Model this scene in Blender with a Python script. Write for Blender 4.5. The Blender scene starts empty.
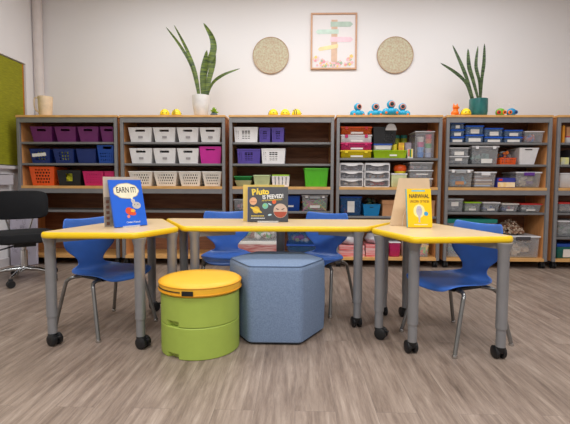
import bpy, bmesh, math, random
from mathutils import Vector, Matrix, Euler
random.seed(7)
PI = math.pi
SC = bpy.context.scene
COL = SC.collection
# ------------------------------------------------------------------ camera
F = 420.0; CAMH = 0.85
PITCH = math.radians(3.5); YAW = math.radians(1.5); ROLL = math.radians(0.23)
SHIFT = -5.3
cam_data = bpy.data.cameras.new('camera'); cam = bpy.data.objects.new('camera', cam_data); COL.objects.link(cam)
cam_data.sensor_width = 36.0; cam_data.lens = F / 570 * 36
cam_data.shift_y = SHIFT / 570
cam_data.clip_start = 0.02
RM = Matrix.Rotation(YAW, 3, 'Z') @ Matrix.Rotation(PI/2 - PITCH, 3, 'X') @ Matrix.Rotation(ROLL, 3, 'Z')
cam.matrix_world = Matrix.Translation((0, 0, CAMH)) @ RM.to_4x4()
SC.camera = cam
# ------------------------------------------------------------------ light
world = bpy.data.worlds.new('world'); SC.world = world; world.use_nodes = True
world.node_tree.nodes['Background'].inputs[0].default_value = (0.9, 0.93, 1, 1)
world.node_tree.nodes['Background'].inputs[1].default_value = 0.3
def area(name, loc, sx, sy, power, color=(0.96, 0.985, 1.0), rot=(0, 0, 0)):
    l = bpy.data.lights.new(name, 'AREA'); l.shape = 'RECTANGLE'; l.size = sx; l.size_y = sy
    l.energy = power; l.color = color
    o = bpy.data.objects.new(name, l); COL.objects.link(o); o.location = loc; o.rotation_euler = rot
    return o
for lx, ly, p in ((-1.3, 3.5, 13), (0.2, 3.5, 17), (1.7, 3.5, 13), (-1.1, 0.9, 31), (1.3, 0.9, 31), (0.1, -1.3, 66)):
    area('ceiling_lamp', (lx, ly, 2.97), 1.2, 0.6, p)
SC.view_settings.view_transform = 'Standard'
SC.view_settings.look = 'None'
SC.view_settings.exposure = 0.55
SC.view_settings.gamma = 1.0
SC.view_settings.use_curve_mapping = False

# ------------------------------------------------------------------ helpers
def ray(px, py):
    d = Vector(((px - 285) / F, -(py - 212 - SHIFT) / F, -1.0))
    return RM @ d
def fl(px, py, z=0.0):            # point of a horizontal plane seen at a pixel
    d = ray(px, py); t = (z - CAMH) / d.z
    return Vector((d.x * t, d.y * t, z))
def at(px, py, Y):                # point of a vertical plane at depth Y
    d = ray(px, py); t = Y / d.y
    return Vector((d.x * t, Y, CAMH + d.z * t))
def s2l(c):
    c = c / 255.0
    return c / 12.92 if c <= 0.04045 else ((c + 0.055) / 1.055) ** 2.4
def lin(rgb, k=1.0): return tuple(min(1.0, s2l(c) * k) for c in rgb) + (1.0,)
MATS = {}
def mat(name, rgb, rough=0.5, metal=0.0, var=0.06, scale=18.0, alpha=1.0, bump=0.0, stretch=(1, 1, 1), rgb2=None, spec=0.5, coat=0.0):
    if name in MATS: return MATS[name]
    m = bpy.data.materials.new(name); m.use_nodes = True; nt = m.node_tree
    b = nt.nodes['Principled BSDF']
    b.inputs['Roughness'].default_value = rough; b.inputs['Metallic'].default_value = metal
    b.inputs['Specular IOR Level'].default_value = spec
    b.inputs['Coat Weight'].default_value = coat
    b.inputs['Alpha'].default_value = alpha
    tc = nt.nodes.new('ShaderNodeTexCoord'); mp = nt.nodes.new('ShaderNodeMapping'); mp.inputs['Scale'].default_value = stretch
    nz = nt.nodes.new('ShaderNodeTexNoise'); nz.inputs['Scale'].default_value = scale; nz.inputs['Detail'].default_value = 5
    rp = nt.nodes.new('ShaderNodeValToRGB'); e = rp.color_ramp.elements
    c1 = lin(rgb); c2 = lin(rgb2) if rgb2 else tuple(max(0, v * (1 - 2.2 * var)) for v in c1[:3]) + (1,)
    e[0].position = 0.35; e[1].position = 0.65; e[0].color = c2; e[1].color = c1
    nt.links.new(tc.outputs['Object'], mp.inputs['Vector']); nt.links.new(mp.outputs[0], nz.inputs['Vector'])
    nt.links.new(nz.outputs['Fac'], rp.inputs['Fac']); nt.links.new(rp.outputs[0], b.inputs['Base Color'])
    if bump:
        bp = nt.nodes.new('ShaderNodeBump'); bp.inputs['Strength'].default_value = bump; bp.inputs['Distance'].default_value = 0.002
        nt.links.new(nz.outputs['Fac'], bp.inputs['Height']); nt.links.new(bp.outputs[0], b.inputs['Normal'])
    MATS[name] = m
    return m
def tag(o, label=None, cat=None, group=None, kind=None):
    if label: o['label'] = label
    if cat: o['category'] = cat
    if group: o['group'] = group
    if kind: o['kind'] = kind
    return o
def empty(name, loc, rz=0.0, label=None, cat=None, group=None):
    o = bpy.data.objects.new(name, None); COL.objects.link(o); o.location = loc; o.rotation_euler = (0, 0, rz)
    o.empty_display_size = 0.05
    return tag(o, label, cat, group)
class MB:
    def __init__(s): s.bm = bmesh.new(); s.mi = 0
    def _f(s, vs):
        try:
            f = s.bm.faces.new(vs); f.material_index = s.mi; return f
        except ValueError: return None
    def box(s, c, d, M=None, bev=0.0):
        b2 = bmesh.new(); r = bmesh.ops.create_cube(b2, size=1.0)
        bmesh.ops.scale(b2, vec=d, verts=b2.verts)
        if bev > 0: bmesh.ops.bevel(b2, geom=list(b2.edges), offset=min(bev, min(d) * 0.45), segments=2, affect='EDGES', profile=0.5)
        T = Matrix.Translation(c)
        if M is not None: T = T @ M.to_4x4()
        s._merge(b2, T); return s
    def _merge(s, b2, T):
        mp = {}
        for v in b2.verts: mp[v] = s.bm.verts.new(T @ v.co)
        for f in b2.faces: s._f([mp[v] for v in f.verts])
        b2.free()
    def span(s, a, b, bev=0.0):
        a = Vector(a); b = Vector(b)
        return s.box((a + b) / 2, tuple(abs(x) for x in (b - a)), bev=bev)
    def rings(s, rings, cap0=True, cap1=True, closed=True):
        R = [[s.bm.verts.new(p) for p in r] for r in rings]
        n = len(R[0])
        for i in range(len(R) - 1):
            for j in range(n if closed else n - 1):
                k = (j + 1) % n
                s._f([R[i][j], R[i][k], R[i + 1][k], R[i + 1][j]])
        if cap0: s._f(list(reversed(R[0])))
        if cap1: s._f(R[-1])
        return s
    def lathe(s, prof, c=(0, 0, 0), n=24, M=None, cap0=True, cap1=True):
        c = Vector(c); rs = []
        for r, z in prof:
            ring = []
            for k in range(n):
                p = Vector((r * math.cos(2 * PI * k / n), r * math.sin(2 * PI * k / n), z))
                if M is not None: p = M @ p
                ring.append(c + p)
            rs.append(ring)
        return s.rings(rs, cap0, cap1)
    def tube(s, pts, r, n=10):
        pts = [Vector(p) for p in pts]; rs = []
        rr = r if isinstance(r, (list, tuple)) else [r] * len(pts)
        up = None
        for i, p in enumerate(pts):
            if i == 0: t = pts[1] - p
            elif i == len(pts) - 1: t = p - pts[i - 1]
            else: t = (pts[i + 1] - p).normalized() + (p - pts[i - 1]).normalized()
            t.normalize()
            if up is None: up = t.orthogonal().normalized()
            else: up = (up - t * up.dot(t)).normalized()
            w = t.cross(up)
            rs.append([p + rr[i] * (math.cos(2 * PI * k / n) * up + math.sin(2 * PI * k / n) * w) for k in range(n)])
        return s.rings(rs)
    def ball(s, c, r, M=None, seg=16, ring=10):
        r = (r, r, r) if not isinstance(r, (tuple, list)) else r
        b2 = bmesh.new(); bmesh.ops.create_uvsphere(b2, u_segments=seg, v_segments=ring, radius=1.0)
        T = Matrix.Translation(c)
        if M is not None: T = T @ M.to_4x4()
        T = T @ Matrix.Diagonal((r[0], r[1], r[2], 1))
        s._merge(b2, T); return s
    def taper(s, wt, dt, wb, db, z0, z1, c=(0, 0), bev=0.006):   # closed tapered block
        def rr(w, d, z):
            q = bev; a, b = w / 2, d / 2
            return [Vector((c[0] + x, c[1] + y, z)) for x, y in ((-a + q, -b), (a - q, -b), (a, -b + q), (a, b - q), (a - q, b), (-a + q, b), (-a, b - q), (-a, -b + q))]
        return s.rings([rr(wb, db, z0), rr(wt, dt, z1)])
    def build(s, name, mats, parent=None, smooth=False, solid=0.0, sub=0, bevel=0.0):
        bmesh.ops.recalc_face_normals(s.bm, faces=s.bm.faces)
        me = bpy.data.meshes.new(name); s.bm.to_mesh(me); s.bm.free()
        for m in (mats if isinstance(mats, (list, tuple)) else [mats]): me.materials.append(m)
        o = bpy.data.objects.new(name, me); COL.objects.link(o)
        if smooth:
            for p in me.polygons: p.use_smooth = True
            try: me.set_sharp_from_angle(angle=math.radians(42))
            except Exception: pass
        if solid:
            md = o.modifiers.new('solid', 'SOLIDIFY'); md.thickness = solid; md.offset = 0
        if bevel:
            md = o.modifiers.new('bevel', 'BEVEL'); md.width = bevel; md.segments = 2
        if sub:
            md = o.modifiers.new('sub', 'SUBSURF'); md.levels = sub; md.render_levels = sub
        if parent: o.parent = parent
        return o
def rot(x=0, y=0, z=0): return Euler((x, y, z)).to_matrix()
def smooth_path(pts, n=6):
    pts = [Vector(p) for p in pts]; P = [pts[0]] + pts + [pts[-1]]; out = []
    for i in range(1, len(P) - 2):
        p0, p1, p2, p3 = P[i - 1], P[i], P[i + 1], P[i + 2]
        for k in range(n):
            t = k / n
            out.append(0.5 * ((2 * p1) + (-p0 + p2) * t + (2 * p0 - 5 * p1 + 4 * p2 - p3) * t * t + (-p0 + 3 * p1 - 3 * p2 + p3) * t ** 3))
    out.append(pts[-1]); return out
def text(name, body, size, mt, parent, M, bold=0.0, ext=0.0006, align='CENTER', width=None):
    cu = bpy.data.curves.new(name, 'FONT'); cu.body = body; cu.size = size; cu.align_x = align; cu.align_y = 'CENTER'
    cu.extrude = ext; cu.offset = bold; cu.resolution_u = 3
    t = bpy.data.objects.new(name, cu); COL.objects.link(t)
    bpy.context.view_layer.update()
    me = bpy.data.meshes.new_from_object(t.evaluated_get(bpy.context.evaluated_depsgraph_get()))
    bpy.data.objects.remove(t); bpy.data.curves.remove(cu)
    me.name = name; me.materials.clear(); me.materials.append(mt)
    if width:
        xs = [v.co.x for v in me.vertices]; w = max(xs) - min(xs); k = width / w
        for v in me.vertices: v.co.x *= k
    me.transform(M)
    o = bpy.data.objects.new(name, me); COL.objects.link(o)
    if parent: o.parent = parent
    return o

# ------------------------------------------------------------------ materials
GREY = mat('grey_frame_metal', (132, 130, 131), 0.45, 0.25, 0.03)
SHELFG = mat('grey_shelf', (120, 118, 118), 0.5, 0.1, 0.04)
MAPLE = mat('maple_board', (222, 172, 106), 0.45, 0, 0.07, 9, stretch=(1, 6, 6), rgb2=(206, 152, 90))
SIDE = mat('beech_side_panel', (222, 158, 100), 0.5, 0, 0.08, 7, stretch=(6, 6, 1), rgb2=(208, 142, 86))
BACKP = mat('brown_back_panel', (150, 98, 66), 0.6, 0, 0.1, 5, stretch=(1, 6, 8), rgb2=(124, 78, 52))
BLACK = mat('black_plastic', (22, 22, 24), 0.45, 0, 0.02)
BLACKF = mat('black_fabric', (19, 19, 23), 0.9, 0, 0.1, 60, bump=0.3)
CHROME = mat('chrome', (200, 200, 200), 0.18, 1.0, 0.02)
LEG = mat('grey_leg_paint', (142, 141, 143), 0.4, 0.3, 0.03)
CHLEG = mat('satin_grey_tube', (140, 138, 136), 0.3, 0.75, 0.03)
BLUESH = mat('blue_shell_plastic', (64, 114, 204), 0.34, 0, 0.03)
LAM = mat('pale_maple_laminate', (226, 197, 154), 0.35, 0, 0.05, 14, stretch=(1, 7, 1), rgb2=(218, 186, 142))
YEDGE = mat('yellow_edge', (244, 200, 22), 0.35, 0, 0.02)
WHITEP = mat('white_plastic', (240, 236, 236), 0.4, 0, 0.03)
OFFW = mat('off_white_plastic', (238, 232, 224), 0.45, 0, 0.03)
PURPLE = mat('plum_plastic', (112, 38, 104), 0.45, 0, 0.04)
NAVY = mat('navy_plastic', (18, 42, 108), 0.45, 0, 0.04)
BLUEP = mat('blue_plastic', (14, 68, 156), 0.4, 0, 0.04)
ORANGEP = mat('orange_plastic', (232, 88, 24), 0.4, 0, 0.03)
PINKP = mat('hot_pink_plastic', (200, 28, 100), 0.4, 0, 0.03)
MAGP = mat('magenta_plastic', (206, 44, 154), 0.4, 0, 0.03)
VIOLET = mat('violet_plastic', (84, 66, 156), 0.4, 0, 0.03)
LIMEP = mat('lime_plastic', (160, 206, 30), 0.4, 0, 0.03)
GREENP = mat('green_plastic', (84, 184, 36), 0.4, 0, 0.03)
DGREEN = mat('dark_green_plastic', (20, 130, 60), 0.4, 0, 0.03)
PGREEN = mat('pale_green_plastic', (196, 210, 160), 0.4, 0, 0.03)
TEALP = mat('teal_plastic', (16, 130, 190), 0.4, 0, 0.03)
TEALLID = mat('dark_teal_plastic', (10, 120, 104), 0.4, 0, 0.03)
REDP = mat('red_plastic', (214, 44, 40), 0.4, 0, 0.03)
YELP = mat('yellow_plastic', (238, 210, 30), 0.4, 0, 0.03)
PAPER = mat('white_paper', (232, 226, 220), 0.8, 0, 0.03)
CARD = mat('kraft_cardboard', (196, 142, 100), 0.85, 0, 0.05)
CLEAR = mat('clear_plastic', (240, 242, 246), 0.2, 0, 0.02, alpha=0.17)
CLEARB = mat('blue_tinted_clear_plastic', (70, 120, 180), 0.2, 0, 0.02, alpha=0.26)
CLEARO = mat('orange_clear_plastic', (226, 96, 32), 0.25, 0, 0.03, alpha=0.5)
CLEARM = mat('pink_clear_plastic', (220, 50, 120), 0.25, 0, 0.03, alpha=0.5)
CLEARY = mat('yellow_clear_plastic', (226, 200, 20), 0.25, 0, 0.03, alpha=0.55)
CLEARG = mat('lime_clear_plastic', (176, 214, 30), 0.25, 0, 0.03, alpha=0.55)
CLEARW = mat('frosted_plastic', (240, 238, 240), 0.35, 0, 0.02, alpha=0.8)
GREYP = mat('light_grey_plastic', (168, 168, 170), 0.4, 0, 0.03)
TOYY = mat('toy_yellow', (250, 214, 20), 0.35, 0, 0.02)
TOYB = mat('toy_blue', (32, 166, 206), 0.3, 0, 0.02)
TOYO = mat('toy_orange', (250, 120, 20), 0.4, 0, 0.02)

# ------------------------------------------------------------------ room
YC = 4.13                    # front plane of the bookcases
YW = YC + 0.52               # back wall
XL, XR, YB, ZC = -2.86, 3.7, -2.6, 3.0
def structure(o): o['kind'] = 'structure'; return o

def floor_mat():
    m = bpy.data.materials.new('wood_plank_floor'); m.use_nodes = True; nt = m.node_tree; N = nt.nodes; L = nt.links
    b = N['Principled BSDF']; b.inputs['Roughness'].default_value = 0.42; b.inputs['Specular IOR Level'].default_value = 0.35
    tc = N.new('ShaderNodeTexCoord'); mp = N.new('ShaderNodeMapping'); mp.inputs['Rotation'].default_value = (0, 0, PI / 2)
    L.new(tc.outputs['Object'], mp.inputs[0])
    br = N.new('ShaderNodeTexBrick'); br.offset = 0.37; br.inputs['Scale'].default_value = 1.0
    br.inputs['Brick Width'].default_value = 1.1; br.inputs['Row Height'].default_value = 0.15
    br.inputs['Mortar Size'].default_value = 0.0007; br.inputs['Mortar Smooth'].default_value = 0.2
    br.inputs['Color1'].default_value = (0, 0, 0, 1); br.inputs['Color2'].default_value = (1, 1, 1, 1); br.inputs['Mortar'].default_value = (0.5, 0.5, 0.5, 1)
    L.new(mp.outputs[0], br.inputs['Vector'])
    # streaks along the plank, shifted per plank
    sx = N.new('ShaderNodeVectorMath'); sx.operation = 'MULTIPLY_ADD'
    sx.inputs[1].default_value = (1.0, 1.0, 1.0)
    off = N.new('ShaderNodeVectorMath'); off.operation = 'SCALE'; off.inputs['Scale'].default_value = 7.3
    L.new(br.outputs['Color'], off.inputs[0]); L.new(tc.outputs['Object'], sx.inputs[0]); L.new(off.outputs[0], sx.inputs[2])
    m1 = N.new('ShaderNodeMapping'); m1.inputs['Scale'].default_value = (21, 1.7, 1); L.new(sx.outputs[0], m1.inputs[0])
    n1 = N.new('ShaderNodeTexNoise'); n1.inputs['Scale'].default_value = 1.6; n1.inputs['Detail'].default_value = 10; n1.inputs['Roughness'].default_value = 0.72; n1.inputs['Distortion'].default_value = 0.25
    L.new(m1.outputs[0], n1.inputs['Vector'])
    r1 = N.new('ShaderNodeValToRGB'); e = r1.color_ramp.elements
    e[0].position = 0.25; e[0].color = lin((92, 78, 69)); e[1].position = 0.75; e[1].color = lin((184, 167, 153))
    x = e.new(0.44); x.color = lin((134, 116, 104)); x = e.new(0.58); x.color = lin((156, 138, 125))
    L.new(n1.outputs['Fac'], r1.inputs[0])
    # plank to plank tone
    mx = N.new('ShaderNodeMix'); mx.data_type = 'RGBA'; mx.blend_type = 'MULTIPLY'; mx.inputs[0].default_value = 1.0
    rt = N.new('ShaderNodeValToRGB'); rt.color_ramp.elements[0].color = (0.88, 0.87, 0.86, 1); rt.color_ramp.elements[1].color = (1, 1, 1, 1)
    L.new(br.outputs['Color'], rt.inputs[0]); L.new(r1.outputs[0], mx.inputs[6]); L.new(rt.outputs[0], mx.inputs[7])
    # knots
    vk = N.new('ShaderNodeTexVoronoi'); vk.inputs['Scale'].default_value = 2.3; mk = N.new('ShaderNodeMapping'); mk.inputs['Scale'].default_value = (1.6, 0.9, 1)
    L.new(tc.outputs['Object'], mk.inputs[0]); L.new(mk.outputs[0], vk.inputs['Vector'])
    rk = N.new('ShaderNodeValToRGB'); rk.color_ramp.elements[0].position = 0.02; rk.color_ramp.elements[0].color = (0.6, 0.52, 0.46, 1); rk.color_ramp.elements[1].position = 0.07; rk.color_ramp.elements[1].color = (1, 1, 1, 1)
    L.new(vk.outputs['Distance'], rk.inputs[0])
    m3 = N.new('ShaderNodeMix'); m3.data_type = 'RGBA'; m3.blend_type = 'MULTIPLY'; m3.inputs[0].default_value = 0.9
    L.new(mx.outputs[2], m3.inputs[6]); L.new(rk.outputs[0], m3.inputs[7])
    mo = N.new('ShaderNodeMix'); mo.data_type = 'RGBA'; mo.inputs[7].default_value = lin((112, 98, 90))
    L.new(br.outputs['Fac'], mo.inputs[0]); L.new(m3.outputs[2], mo.inputs[6]); L.new(mo.outputs[2], b.inputs['Base Color'])
    bp = N.new('ShaderNodeBump'); bp.inputs['Strength'].default_value = 0.15; bp.inputs['Distance'].default_value = 0.002
    L.new(n1.outputs['Fac'], bp.inputs['Height']); L.new(bp.outputs[0], b.inputs['Normal'])
    return m
WALL = mat('white_wall_paint', (230, 226, 226), 0.85, 0, 0.002, 3, bump=0.05)
def slab(name, a, b, m, parent=None):
    return structure(MB().span(a, b).build(name, m, parent))
slab('floor', (XL - 0.1, YB - 0.1, -0.06), (XR + 0.1, YW + 0.1, 0), floor_mat())
slab('ceiling', (XL - 0.1, YB - 0.1, ZC), (XR + 0.1, YW + 0.1, ZC + 0.06), mat('white_ceiling', (214, 212, 208), 0.9, 0, 0.01))
slab('wall_back', (XL, YW, 0), (XR, YW + 0.1, ZC), WALL)
slab('wall_right', (XR, YB, 0), (XR + 0.1, YW + 0.1, ZC), WALL)
slab('wall_front', (XL, YB - 0.1, 0), (XR, YB, ZC), mat('bounce_cut_grey', (150, 148, 146), 0.85, 0, 0.002, 3))  # unseen wall behind the camera, greyed to cut bounced light
# left wall around its window opening
def on_left(px, py):
    d = ray(px, py); t = XL / d.x
    return d.y * t, CAMH + d.z * t
wy1, wz1 = on_left(25.5, 64)
wz0 = on_left(13, 166)[1]
wy0 = 0.6
mb = MB()
mb.span((XL - 0.1, YB, 0), (XL, wy0, ZC)); mb.span((XL - 0.1, wy1, 0), (XL, YW + 0.1, ZC))
mb.span((XL - 0.1, wy0, 0), (XL, wy1, wz0)); mb.span((XL - 0.1, wy0, wz1), (XL, wy1, ZC))
structure(mb.build('wall_left', WALL))
FR = mat('white_window_trim', (206, 200, 200), 0.5, 0, 0.02)
mb = MB()
mb.span((XL - 0.09, wy0, wz0), (XL - 0.05, wy0 + 0.06, wz1)); mb.span((XL - 0.09, wy1 - 0.05, wz0), (XL - 0.05, wy1, wz1))
mb.span((XL - 0.09, wy0, wz0), (XL - 0.05, wy1, wz0 + 0.05)); mb.span((XL - 0.09, wy0, wz1 - 0.05), (XL - 0.05, wy1, wz1))
win = structure(mb.build('window_1', FR))
MB().span((XL - 0.078, wy0 + 0.05, wz0 + 0.04), (XL - 0.07, wy1 - 0.04, wz1 - 0.04)).build('pane', mat('window_glass', (150, 170, 180), 0.05, 0, 0.01, alpha=0.4), win)
MB().span((XL - 0.05, wy0 - 0.03, wz0 - 0.035), (XL + 0.05, wy1 + 0.02, wz0 - 0.001), 0.006).build('window_sill', FR, win)
# olive woven roller blind
BL = mat('olive_woven_blind', (152, 150, 12), 0.8, 0, 0.12, 6, stretch=(1, 2, 26), rgb2=(130, 128, 8), bump=0.2)
BLE = mat('orange_blind_hem', (190, 120, 20), 0.8, 0, 0.1, 30)
bl = empty('window_blind', (XL, (wy0 + wy1) / 2, wz1), 0, 'olive green woven blind drawn down over the window on the left wall', 'blind')
MB().span((-0.022, wy0 - (wy0 + wy1) / 2 + 0.01, wz0 - wz1 + 0.012), (-0.016, wy1 - (wy0 + wy1) / 2 - 0.035, -0.01)).build('blind_fabric', BL, bl)
MB().span((-0.023, wy1 - (wy0 + wy1) / 2 - 0.035, wz0 - wz1 + 0.012), (-0.015, wy1 - (wy0 + wy1) / 2 - 0.012, -0.01)).build('blind_hem', BLE, bl)
mb = MB(); mb.span((XL, -2, 0), (XL + 0.015, YW, 0.08)); structure(mb.build('baseboard_left', FR))
mb = MB(); mb.span((XL, YW - 0.015, 0), (XR, YW, 0.08)); structure(mb.build('baseboard_back', FR))
# vertical service pipe in the corner
a = at(38.5, 60, YW - 0.053)
pw = 9.0 * YW / F
MB().lathe([(pw / 2, 0), (pw / 2, ZC)], n=24).build('service_pipe', mat('white_pipe_paint', (218, 208, 205), 0.5, 0, 0.02), smooth=True)
o = bpy.data.objects['service_pipe']; o.location = (a.x, YW - 0.053, 0.0)
tag(o, 'white painted vertical pipe in the corner behind the pitcher', 'pipe')
# pale grey cable trunking along the left wall, under the blind
lp = empty('cable_trunking', (XL, 2.2, 0.80), 0, 'pale grey trunking running along the left wall under the green blind', 'trunking')
RAD = mat('pale_grey_enamel', (196, 194, 200), 0.45, 0, 0.01)
MB().span((0.001, -2.6, 0), (0.06, 1.9, 0.10), 0.006).build('channel', RAD, lp)
MB().span((0.001, -2.6, 0.104), (0.066, 1.9, 0.112), 0.002).build('cover_strip', RAD, lp)

# ------------------------------------------------------------------ bookcases
def Z(y, px=340): return at(px, y, YC).z
ZTOP = Z(115.0); ZT2 = Z(117.3); ZR = Z(122.3)
ZS1 = Z(142.0); ZS2 = Z(163.8); ZS4 = Z(157.8)
ZB = Z(187.0); ZB2 = Z(189.6); ZR2 = Z(194.3)
ZL = Z(211.8); ZLB = Z(256.8); ZLB2 = Z(260.0)
DEP = 0.41
TH = 0.022
cols = []
for (pl, pr) in ((17, 117), (120.2, 225), (229.2, 334), (336.6, 442), (446.3, 551.8), (557.2, 663)):
    cols.append((at(pl, 150, YC).x, at(pr, 150, YC).x))
names = ['by the pitcher', 'under the white-potted snake plant', 'under the framed print', 'with the blue robots on top', 'under the teal-potted plant', 'cut off by the right edge']
def case(c, z0, z1, board_top, shelves, label, group, lower):
    x0, x1 = cols[c]; w = x1 - x0
    root = empty('bookcase', ((x0 + x1) / 2, YC + DEP / 2, 0 if lower else z0), 0, label, 'bookcase', group)
    ox, oy, oz = root.location
    def part(name, boxes, m, bev=0.0):
        mb = MB()
        for a, b in boxes:
            mb.span((a[0] - ox, a[1] - oy, a[2] - oz), (b[0] - ox, b[1] - oy, b[2] - oz), bev)
        return mb.build(name, m, root)
    y0, y1 = YC, YC + DEP
    pt = 0.03
    for x in (x0, x1 - pt):
        part('post', [((x, y0, z0), (x + pt, y0 + 0.03, z1))], GREY, 0.003)
    for xa, xb in ((x0 + 0.004, x0 + 0.022), (x1 - 0.022, x1 - 0.004)):
        part('side_panel', [((xa, y0 + 0.03, z0), (xb, y1, z1))], SIDE)
    part('back_panel', [((x0 + 0.022, y1 - 0.012, z0), (x1 - 0.022, y1, z1))], BACKP)
    # top board (upper) and rails
    if not lower:
        part('top_board', [((x0 - 0.004, y0 - 0.004, z1), (x1 + 0.004, y1, board_top))], MAPLE, 0.003)
    part('top_rail', [((x0 + pt, y0 + 0.002, z1 - (0.05 if not lower else 0.046)), (x1 - pt, y0 + 0.022, z1))], GREY, 0.002)
    part('bottom_board', [((x0 + pt, y0 + 0.001, z0), (x1 - pt, y0 + 0.03, z0 + 0.026)), ((x0 + 0.022, y0 + 0.03, z0), (x1 - 0.022, y1 - 0.012, z0 + 0.026))], MAPLE)
    for zs in shelves:
        part('shelf', [((x0 + 0.023, y0 + 0.03, zs - TH), (x1 - 0.023, y1 - 0.013, zs))], SHELFG, 0.003)
    if lower:
        for x in (x0 + 0.03, x1 - 0.03):
            for y in (y0 + 0.04, y1 - 0.04):
                mb = MB(); r = 0.03
                for dx in (-0.012, 0.012):
                    mb.lathe([(r, -0.008), (r, 0.008)], (x - ox + dx, y - oy, r), 16, rot(0, PI / 2, 0))
                mb.span((x - ox - 0.014, y - oy - 0.015, 0.03), (x - ox + 0.014, y - oy + 0.015, z0))
                mb.build('caster', BLACK, root)
    return root
up_sh = [[ZS1, ZS2], [ZS1, ZS2], [ZS1, ZS2], [ZS4], [ZS1, ZS2], [ZS1, ZS2]]
ZL4 = Z(216.3)
ZL6 = Z(236)
lo_sh = [[ZL], [ZL], [ZL], [ZL4], [ZL], [ZL, ZL6]]
for c in range(6):
    case(c, ZB2, ZT2, ZTOP, up_sh[c], 'upper maple and grey open bookcase ' + names[c], 'upper bookcases along the back wall', False)
    case(c, ZLB2, ZB2 - 0.001, 0, lo_sh[c], 'lower maple and grey bookcase on casters, below the one ' + names[c], 'lower bookcases along the back wall', True)
ZB_ = ZB2 + 0.026; ZLB_ = ZLB2 + 0.026
YI = YC + 0.045      # front plane of things on the shelves
K = YI / F           # metres per photo pixel there
def xr(p0, p1, Y=None):
    Y = Y or YI
    a = at(p0, 160, Y).x; b = at(p1, 160, Y).x
    return (a + b) / 2, b - a

# ------------------------------------------------------------------ things on shelves
def slot_fn(u0, u1, v0, v1):
    return lambda u, v: u0 < u < u1 and v0 < v < v1
def grid_holes(n, m, u0=0.1, u1=0.9, v0=0.15, v1=0.8, fu=0.5, fv=0.5, stagger=False):
    def f(u, v):
        if not (u0 < u < u1 and v0 < v < v1): return False
        a = (u - u0) / (u1 - u0) * n; b = (v - v0) / (v1 - v0) * m
        if stagger and int(b) % 2: a += 0.5
        return (1 - fu) / 2 < a % 1 < (1 + fu) / 2 and (1 - fv) / 2 < b % 1 < (1 + fv) / 2
    return f
def basket(name, p0, p1, pt, pb, zs, m, label, cat='basket', group=None, holes=None, taper=0.86, depth=0.30, nu=28, nv=14, rimw=0.006, Y=None, lift=0.0, tag_card=False, rim=True, zh=None, fill=None):
    Y = Y or YI
    cx, w = xr(p0, p1, Y); h = (pb - pt) * Y / F if zh is None else zh
    w -= 0.004
    root = empty(name, (cx, Y + depth / 2, zs + lift), 0, label, cat, group)
    mb = MB(); bm = mb.bm
    def P(side, u, v):
        ww = w * (taper + (1 - taper) * v) / 2; dd = (depth / 2) * (taper + (1 - taper) * v)
        t = 2 * u - 1; z = 0.002 + v * (h - 0.002)
        return {0: (t * ww, -dd, z), 1: (ww, t * dd, z), 2: (-t * ww, dd, z), 3: (-ww, -t * dd, z)}[side]
    for side in range(4):
        n = nu if side == 0 or holes else 4
        mm = nv if side == 0 or holes else 2
        V = {}
        for i in range(n):
            for j in range(mm):
                if holes and side in (0, 1, 3) and holes((i + 0.5) / n, (j + 0.5) / mm): continue
                q = []
                for a, b in ((i, j), (i + 1, j), (i + 1, j + 1), (i, j + 1)):
                    if (a, b) not in V: V[(a, b)] = bm.verts.new(P(side, a / n, b / mm))
                    q.append(V[(a, b)])
                mb._f(q)
    bw, bd = w * taper / 2, depth * taper / 2
    mb._f([bm.verts.new(p) for p in ((-bw, -bd, 0.002), (bw, -bd, 0.002), (bw, bd, 0.002), (-bw, bd, 0.002))])
    mb.build('body', m, root, solid=0.003)
    if rim:
        mb = MB(); a, b, r = w / 2 - 0.001, depth / 2, rimw
        for p, q in (((-a, -b), (a, -b)), ((a, -b), (a, b)), ((a, b), (-a, b)), ((-a, b), (-a, -b))):
            c = Vector(((p[0] + q[0]) / 2, (p[1] + q[1]) / 2, h - r * 0.5))
            mb.box(c, (abs(q[0] - p[0]) + r * 0.3 if p[1] == q[1] else r, abs(q[1] - p[1]) + r if p[0] == q[0] else r, r * 1.3), bev=0.001)
        mb.build('rim', m, root)
    if tag_card:
        o = MB().span((-0.022, -0.0035, 0), (0.022, -0.0008, 0.022)).build('label_holder', mat('grey_label_frame', (176, 170, 172), 0.5), root)
        o.location = (0, -depth / 2 * (taper + (1 - taper) * 0.42), h * 0.28)
        o.rotation_euler = (math.atan((1 - taper) * depth / 2 / h), 0, 0)
    if fill:
        fl_, lab = fill
        chunks('dark_hole_fill', cx, Y + depth / 2 + .01, zs + lift + 0.006, w * (taper - .04), depth * (taper - .06), h * .93, fl_, lab, 'supplies', n=110, size=.045, seed=int(p0 * 7), pw_=.75)  # dark filler added so holes and slots look shaded inside
    return root
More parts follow.
